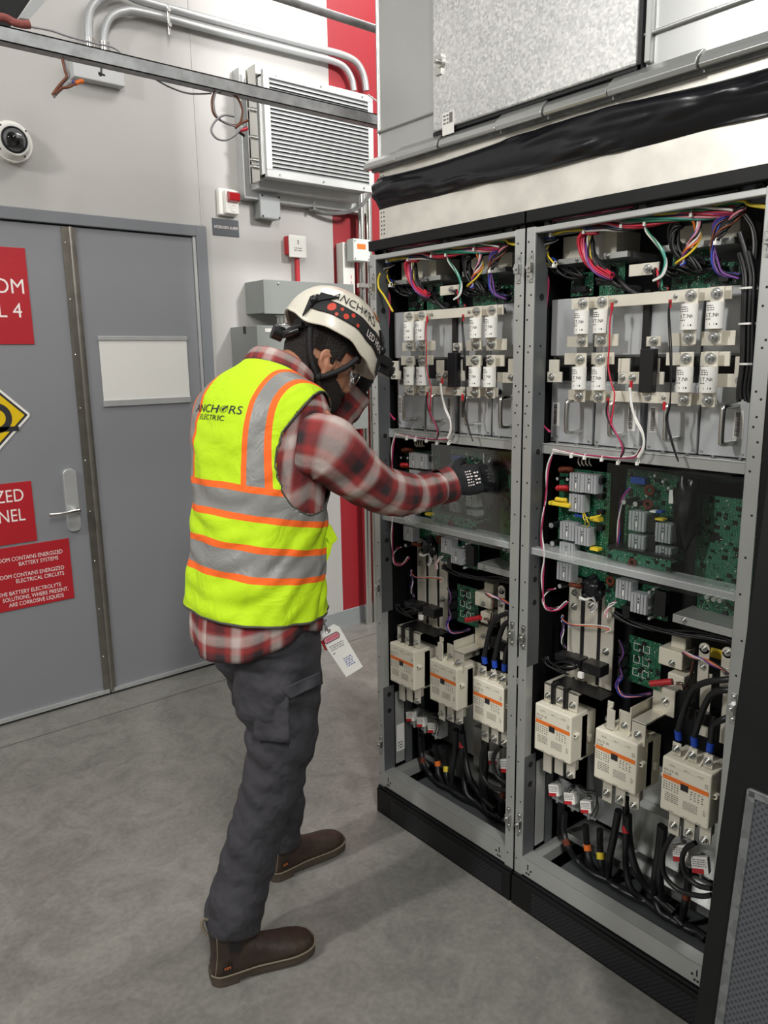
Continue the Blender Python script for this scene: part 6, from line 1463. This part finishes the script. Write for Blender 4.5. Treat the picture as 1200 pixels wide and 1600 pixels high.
# ---- shirt: torso, collar and sleeves
hem = lambda th: .918 - .075*max(0, math.cos(th))**0.8 - .05*max(0, -math.cos(th))
def shirt(th, k):
    t0 = tor_t(max(.801, hem(th))); t = t0 + (10.6 - t0)*k; p = tsurf(th, t, .004)
    d_ = (p - V(tor(t)[1:3] + [p.z])); d_.z = 0
    return p + d_.normalized()*(.004*noise.noise(p*14) + (.006*math.sin(th*9 + 2) if k < .15 else 0)*(1-k*6 if k < .16 else 0))
uvs_ = lambda th, k: ((th*.155, .72*k), (0, 0))
sh_o = weld(part(patch(shirt, lsp(0, 2*math.pi, 110), lsp(0, 1, 60), uvs_), 'shirt', M['plaid']), thick=.002)
cl = patch(lambda th, k: (lambda p, q_: p + (p - q_).normalized()*(.010*math.sin(k*2.2)))(tsurf(th, 10.3 + 1.7*k, .012), V(tor(10.3+1.7*k)[1:3] + [tsurf(th, 10.3+1.7*k).z])), lsp(0, 2*math.pi, 60), lsp(0, 1, 8), lambda th, k: ((th*.10+.03, .75 + .06*k), (0, 0)))
weld(part(cl, 'collar', M['plaid'], sh_o), thick=.003)
sl = MB(); e0 = (SH+ELB)/2
PR = [near(476, 694, (1.07, 1.59, 1.41)), near(512, 702, (1.10, 1.55, 1.38)), near(553, 738, (1.18, 1.52, 1.30)), near(603, 768, ELB), at_x(650, 771, 1.385), at_x(688, 760, 1.475), at_x(704, 756, 1.507)]
rr_s = limb(sl, PR, [.080, .084, .072, .060, .053, .046, .043], 40, 14, 0, .007, 3, True, cap=False, per=.40)
sl.loft([rr_s[-1], [(p + (WRI - p)*.22) for p in rr_s[-1]]], cap=False, uvs=[[(0, 0)]*41]*2)
part(sl, 'sleeve', M['plaid'], sh_o)
cu = MB(); limb(cu, [at_x(686, 761, 1.47), at_x(700, 757, 1.50), at_x(706, 755, 1.512)], [.048, .0475, .046], 32, 4, 0, .001, 1, True, per=.3, cap=False); weld(part(cu, 'cuff', M['plaid'], sh_o), thick=.003)
sl = MB(); limb(sl, [V((1.0, 1.90, 1.42)), (SHL+ELL)/2 + V((0, .02, 0)), ELL, WRL + (ELL-WRL)*.4, WRL - (WRL-ELL)*.02, WRL + (WRL-ELL)*.1], [.08, .066, .056, .048, .042, .040], 32, 10, 0, .005, 9, True, cap=False); weld(part(sl, 'sleeve', M['plaid'], sh_o), thick=.002)
bt = MB()
# ---- gloves
for kw, lb_ in ((RH, 1), (LH, 0)):
    gm = MB(); hand(gm, inf=.0022, **kw); ws = kw['w_']; dd = V(kw['d_']).normalized(); limb(gm, [ws - dd*.05, ws - dd*.02, ws + dd*.01], [.033, .034, .032], 20, 3)
    go = part(gm, 'glove', M['glove']); rm = go.modifiers.new('fuse', 'REMESH'); rm.mode = 'VOXEL'; rm.voxel_size = .0022; rm.use_smooth_shade = True; sm = go.modifiers.new('soft', 'SMOOTH'); sm.iterations = 3
    if lb_:
        d_ = V(kw['d_']).normalized(); n_ = V(kw['nrm']); n_ = (n_ - d_*n_.dot(d_)).normalized(); s_ = V(kw['s_']); s_ = (s_ - d_*s_.dot(d_) - n_*s_.dot(n_)).normalized(); o_ = kw['w_'] + d_*.045
        def gfn(x, y): return o_ + d_*x + s_*y + n_*(math.sqrt(max(1e-5, 1 - (y/.047)**2))*.0195 + .0022)
        mb = MB(); scribble(mb, lambda a_, b_: gfn(a_, b_), -.002, .018, -.022, .026, 6, seed=4); scribble(mb, lambda a_, b_: gfn(a_, b_), .024, .040, -.02, .02, 4, seed=7)
        part(mb, 'print', M['whiteink'], go)

# ---- hi-vis vest
T0, T1 = tor_t(.942), 10.35
SN = 100; arc = [0]
for k in range(SN): arc.append(arc[-1] + (V(tor(T0 + (T1-T0)*(k+1)/SN)[1:3] + [tor(T0 + (T1-T0)*(k+1)/SN)[0]]) - V(tor(T0 + (T1-T0)*k/SN)[1:3] + [tor(T0 + (T1-T0)*k/SN)[0]])).length)
def arcv(k): x = k*SN; i = min(SN-1, int(x)); return arc[i] + (arc[i+1]-arc[i])*(x-i)
def vest(th, k, off=.013):
    t = T0 + (T1-T0)*k; p = tsurf(th, t, off); c = V(tor(t)[1:3] + [p.z]); d_ = (p-c); d_.z = 0
    return p + d_.normalized()*(.006*noise.noise(p*7 + V((3, 0, 0))) + .015*noise.noise(V((math.sin(th)*2.2, p.z*24 + math.cos(th)*3, 2 + math.cos(th)*2)))*max(0, 1 - k*1.2) + .006*max(0, .25-k)*4*(0.6+0.4*math.sin(th*5)))
AC = (.016, 1.350); AR = (.104, .148)      # armhole centre (forward, height) and radii
def armk(th, k):
    t = T0 + (T1-T0)*k; p = tsurf(th, t, .013); z, cx, cy = tor(t)[:3]; fw = (p - V((cx, cy, z))).dot(G); la = abs((p - V((cx, cy, z))).dot(RT))
    return ((fw-AC[0])/AR[0])**2 + ((p.z-AC[1])/AR[1])**2 if la > .09 else 9
def vuv(th, k): t = T0 + (T1-T0)*k; p = tsurf(th, t, .013); return ((th*.17, arcv(k)), (lateral(p, t), 0))
vm = patch(vest, lsp(0, 2*math.pi, 260), lsp(0, 1, 150), vuv, mask=lambda th, k: armk(th, k) > 1 and not (k > .62 and abs(th - math.pi) < (k-.62)*1.5))
vo = weld(part(vm, 'vest', M['vest']), thick=.003)
tr = MB(); tr.tube([vest(th, 0, .015) for th in lsp(0, 2*math.pi, 100)], .0035, 6, sub=1)
tr.tube([vest(th, 1, .014) for th in lsp(0, 2*math.pi, 60)], .0025, 6, sub=1)
for side in (1, -1):      # piping around both armholes, found by marching outwards from the armhole centre
    pts = []
    for an in lsp(0, 2*math.pi, 80):
        fw = AC[0] + AR[0]*math.cos(an); zt_ = AC[1] + AR[1]*math.sin(an); best = None
        for i in range(0, 61):
            th = side*(math.pi/2 + (i-30)/30*1.25)
            t = None; k0_, k1_ = 0.0, 1.0
            for _ in range(14):
                km = (k0_+k1_)/2
                if tsurf(th, T0 + (T1-T0)*km, .013).z < zt_: k0_ = km
                else: k1_ = km
            km = (k0_+k1_)/2; tt = T0 + (T1-T0)*km; p = tsurf(th, tt, .013); e_ = abs((p - V(tor(tt)[:3][1:] + [tor(tt)[0]])).dot(G) - fw)
            if best is None or e_ < best[0]: best = (e_, th, km)
        pts.append(vest(best[1], best[2], .0145))
    tr.tube(pts, .0028, 6, sub=1)
part(tr, 'piping', mat('dark_piping', '#4A4A42', .7), vo)
KT = (tor_t(1.425) - T0)/(T1-T0)
def vtx(x, y, th0=0.0, kk=KT): return vest(th0 + x/.165, kk + y/.62, .0178)
vf = lambda x0, kk: (lambda x, y: vtx(x + x0, y, 0, kk))
logo(vf(-.018, KT-.01), .032, 0, 'lettering', vo, .0004)
mb = MB(); text_on(mb, 'ELECTRIC', vf(-.022, KT-.04), .018, 0.0, 'C', 1.0); part(mb, 'small_lettering', M['ink'], vo)
# front pocket with flap, sticking out a little
hv = mat('hi_vis_plain', '#C6EC0A', .8, bump=.3, bscale=20)
pp = lambda u, v, o_=0: near(u, v, (1.14, 1.585 - o_, 1.05))
b = MB(); b.prism([pp(496, 838), pp(514, 830), pp(523, 848), pp(519, 866), pp(512, 882), pp(497, 886)], V((.02, .09, 0))); po = part(b, 'pocket', hv, vo, bevel=.012); b = MB(); b.prism([pp(498, 826), pp(517, 818), pp(530, 843), pp(516, 856), pp(500, 846)], V((.02, .09, 0))); part(b, 'pocket_flap', hv, po, bevel=.007)

# ---- trousers
tb = MB(); tb.loft([[tsurf(2*math.pi*i/48, t, -.004) for i in range(48)] for t in (1.0, 1.5, 2, 2.6)])
tb.loft([[V((.975 + k, 1.712, 0)) + RT*(r_*math.sin(a)) - G*(q_*math.cos(a)) + V((0, 0, z)) for a in lsp(0, 2*math.pi, 48)[:-1]] for z, r_, q_, k in ((.785, .13, .095, .03), (.815, .15, .115, .022), (.86, .165, .138, .006), (.90, .168, .142, 0))])
LR = [.118, .113, .098, .083, .073, .073, .080, .074]
limb(tb, [LEGR[0] + V((0, 0, .03))] + LEGR, [.105] + LR, 48, 9, 0, .010, 2)
limb(tb, [HL, (HL+KL)/2, KL, (KL+AL)/2, AL + V((0, 0, .06)), AL], [.115, .10, .078, .066, .066, .060], 40, 9, 0, .010, 6)
to = part(tb, 'trousers', M['pants']); rm = to.modifiers.new('fuse', 'REMESH'); rm.mode = 'VOXEL'; rm.voxel_size = .005; rm.use_smooth_shade = True; sm = to.modifiers.new('soft', 'SMOOTH'); sm.iterations = 6
tx = bpy.data.textures.new('folds', 'CLOUDS'); tx.noise_scale = 0.075; tx.noise_depth = 1
dm = to.modifiers.new('folds', 'DISPLACE'); dm.texture = tx; dm.strength = .010; dm.mid_level = .5; dm.texture_coords = 'LOCAL'
# cargo pocket and flap laid on the outside of the right thigh
VD = (CAM - V((.95, 1.6, .65))).normalized()
def lay(q_, R0=.114, uc=439):      # a cloth panel laid on the round of the thigh
    def fn(a, b):
        u = (q_[0][0]*(1-a)+q_[1][0]*a)*(1-b) + (q_[3][0]*(1-a)+q_[2][0]*a)*b; v = (q_[0][1]*(1-a)+q_[1][1]*a)*(1-b) + (q_[3][1]*(1-a)+q_[2][1]*a)*b
        du = (u - uc)/603; return rp(u, v) + VD*(math.sqrt(max(0, R0*R0 - du*du)) + .002*math.sin(a*7+b*3))
    return patch(fn, lsp(0, 1, 14), lsp(0, 1, 8))
weld(part(lay([(438, 1080), (498, 1052), (500, 1070), (452, 1094)], .119), 'pocket_flap', M['pants'], to), thick=.005)
weld(part(lay([(402, 1074), (450, 1090), (452, 1160), (398, 1154)], .117), 'cargo_pocket', M['pants'], to), thick=.004)
b = MB(); 
for u in (455, 476): p = near(u, 975, (1.05, 1.58, .93)); b.next().box(p + V((-.006, -.004, -.03)), p + V((.006, .004, .03)))
b.builds('belt_loop', M['pants'], to)

# ---- boots
def boot(name, heel, toe, lbl):
    h_, t_ = V(heel), V(toe); f = (t_-h_); Lf = f.length; f.normalize(); s_ = V((-f.y, f.x, 0)); k = Lf/.29
    P = lambda x, y, z: h_ + f*x*k + s_*y + UP3*z
    b = MB(); rings = []
    for x, hw, ht in ((.004, .022, .060), (.015, .031, .085), (.045, .036, .105), (.085, .037, .108), (.12, .038, .098), (.155, .042, .083), (.19, .047, .072), (.225, .048, .064), (.255, .043, .056), (.275, .033, .047), (.286, .018, .038)):
        rings.append([P(x, hw*sp_(math.cos(a), 2.4), .024 + max(0, ht-.024)*max(0, math.sin(a))**.75) if math.sin(a) > 0 else P(x, hw*sp_(math.cos(a), 2.4), .024) for a in lsp(0, 2*math.pi, 32)[:-1]])
    b.loft(rings); b.loft([[P(cx + hx*math.cos(a), hw*math.sin(a), z) for a in lsp(0, 2*math.pi, 32)[:-1]] for z, cx, hx, hw in ((.04, .055, .052, .034), (.08, .055, .050, .035), (.11, .057, .052, .038), (.145, .058, .056, .041), (.165, .058, .056, .041))])
    o = part(b, name, M['leather']); rm = o.modifiers.new('fuse', 'REMESH'); rm.mode = 'VOXEL'; rm.voxel_size = .0035; rm.use_smooth_shade = True; sm = o.modifiers.new('soft', 'SMOOTH'); sm.iterations = 5; lab(o, lbl)
    def outline(g_): 
        A = [(.0, .018), (.02, .036), (.07, .039), (.12, .040), (.17, .047), (.22, .053), (.26, .047), (.283, .030), (.292, .0)]
        R_ = smooth_path([V((x, y+g_, 0)) for x, y in A], 3); return [(p.x, p.y) for p in R_] + [(p.x, -p.y) for p in reversed(R_[:-1])]
    ol = outline(.001)
    part(MB().prism([P(x, y, .010) for x, y in ol], V((0, 0, .018))).prism([P(x, y, 0) for x, y in ol if x < .085], V((0, 0, .012))).prism([P(x, y*.97, .004) for x, y in ol if x > .10], V((0, 0, .010))), 'sole', M['sole'], o, bevel=.002)
    wl = MB(); wl.tube([P(x, y*1.02, .031) for x, y in ol], .0022, 5, sub=1); part(wl, 'welt', M['solewelt'], o)
    g_ = MB()
    for sd in (-1, 1): g_.next().prism([P(.040, sd*.0405, .165), P(.085, sd*.0405, .165), P(.078, sd*.040, .095), (P(.050, sd*.040, .095))], s_*sd*.0015)
    g_.builds('elastic_gore', M['strap'], o)
    pl_ = MB(); pl_.tube([P(.0, -.006, .14), P(-.012, -.004, .165), P(-.010, .0, .185), P(.004, .002, .178)], .004, 6); pl_.tube([P(.008, -.034, .04), P(.014, -.040, .09), P(.016, -.043, .15)], .0015, 5); part(pl_, 'pull_loop', M['solewelt'], o)
    mb = MB(); fb = lambda x, y: P(.030 + x, -.0405, .050 + y); mb.add([fb(-.004, -.006), fb(.024, -.006), fb(.024, .010), fb(-.004, .010)], [(0, 1, 2, 3)]); part(mb, 'patch', M['strap'], o)
    mb = MB(); text_on(mb, 'MM', lambda x, y: fb(x, y) - s_*.0006, .013, .0004, 'L', .9); part(mb, 'patch_lettering', M['orange'], o)
    return o
boot('boot', floor_heel := (.738, 1.628, 0), (1.012, 1.556, 0), 'brown leather pull-on boot, nearer one')
boot('boot', (1.062, 1.872, 0), (1.345, 1.872, 0), 'brown leather pull-on boot, farther one')

# ---- hanging tag, keys and red lock
tg = lambda u, v: near(u, v, (1.13, 1.565, .86))
cns = [tg(*p) for p in ((503, 992), (508, 984), (521, 975), (530, 979), (567, 1042), (541, 1058), (510, 1012))]
nn = (cns[3]-cns[0]).cross(cns[5]-cns[0]).normalized(); nn = nn if nn.dot(CAM - cns[0]) > 0 else -nn
r = root('lockout_tag', 'white lockout tag with red heading hanging from the belt of the worker', 'tag', cns[0])
MB().prism(cns, -nn*.0015).build('card', M['white'], r)
o0 = tg(508, 1004); exd = (tg(534, 990) - tg(508, 1004)).normalized(); eyd = nn.cross(exd)
tf = lambda x, y: o0 + exd*x + eyd*y + nn*.0006
mb = MB(); mb.prism([tf(x, y) for x, y in ((.002, -.006), (.040, -.006), (.044, .0), (.044, .006), (.040, .012), (.002, .012), (-.002, .006), (-.002, 0))], nn*.0003); mb.build('heading', M['ink'], r)
mb = MB(); mb.prism([tf(x, y) + nn*.0004 for x, y in ((.003, -.004), (.039, -.004), (.042, .0), (.042, .006), (.039, .010), (.003, .010), (0, .006), (0, 0))], nn*.0002); mb.build('heading_field', M['w_pink'], r)
mb = MB(); text_on(mb, 'DANGER', lambda x, y: tf(x + .006, y) + nn*.0009, .0095, .0003, 'L', .9); mb.build('heading_lettering', M['redplastic'], r)
mb = MB(); scribble(mb, tf, .004, .044, -.030, -.014, 3, seed=5); scribble(mb, tf, .004, .014, -.040, -.034, 1, seed=6); mb.build('lettering', M['greyink'], r)
mb = MB(); scribble(mb, lambda x, y: tf(x+.0, y), .022, .046, -.085, -.058, 5, seed=9); mb.build('handwriting', M['w_blue'], r)
b = MB(); b.torus(tg(512, 985), nn, .006, .002, 16, 6); b.tube([tg(504, 966), tg(508, 976), tg(513, 986)], .003, 6); b.tube([tg(510, 968), tg(503, 980), tg(500, 988)], .002, 6); b.torus(tg(504, 975), (nn + V((0.4, 0, 0.3))).normalized(), .010, .0016, 16, 6); b.build('key_ring', M['bolt'], r)
b = MB(); b.obox(tg(509, 1008), exd*.009, eyd*.014, nn*.006); o = b.build('padlock', M['redplastic'], bevel=.003); tag(o, 'dark red padlock hanging half behind the lockout tag', 'padlock')
o.location += -nn*.012
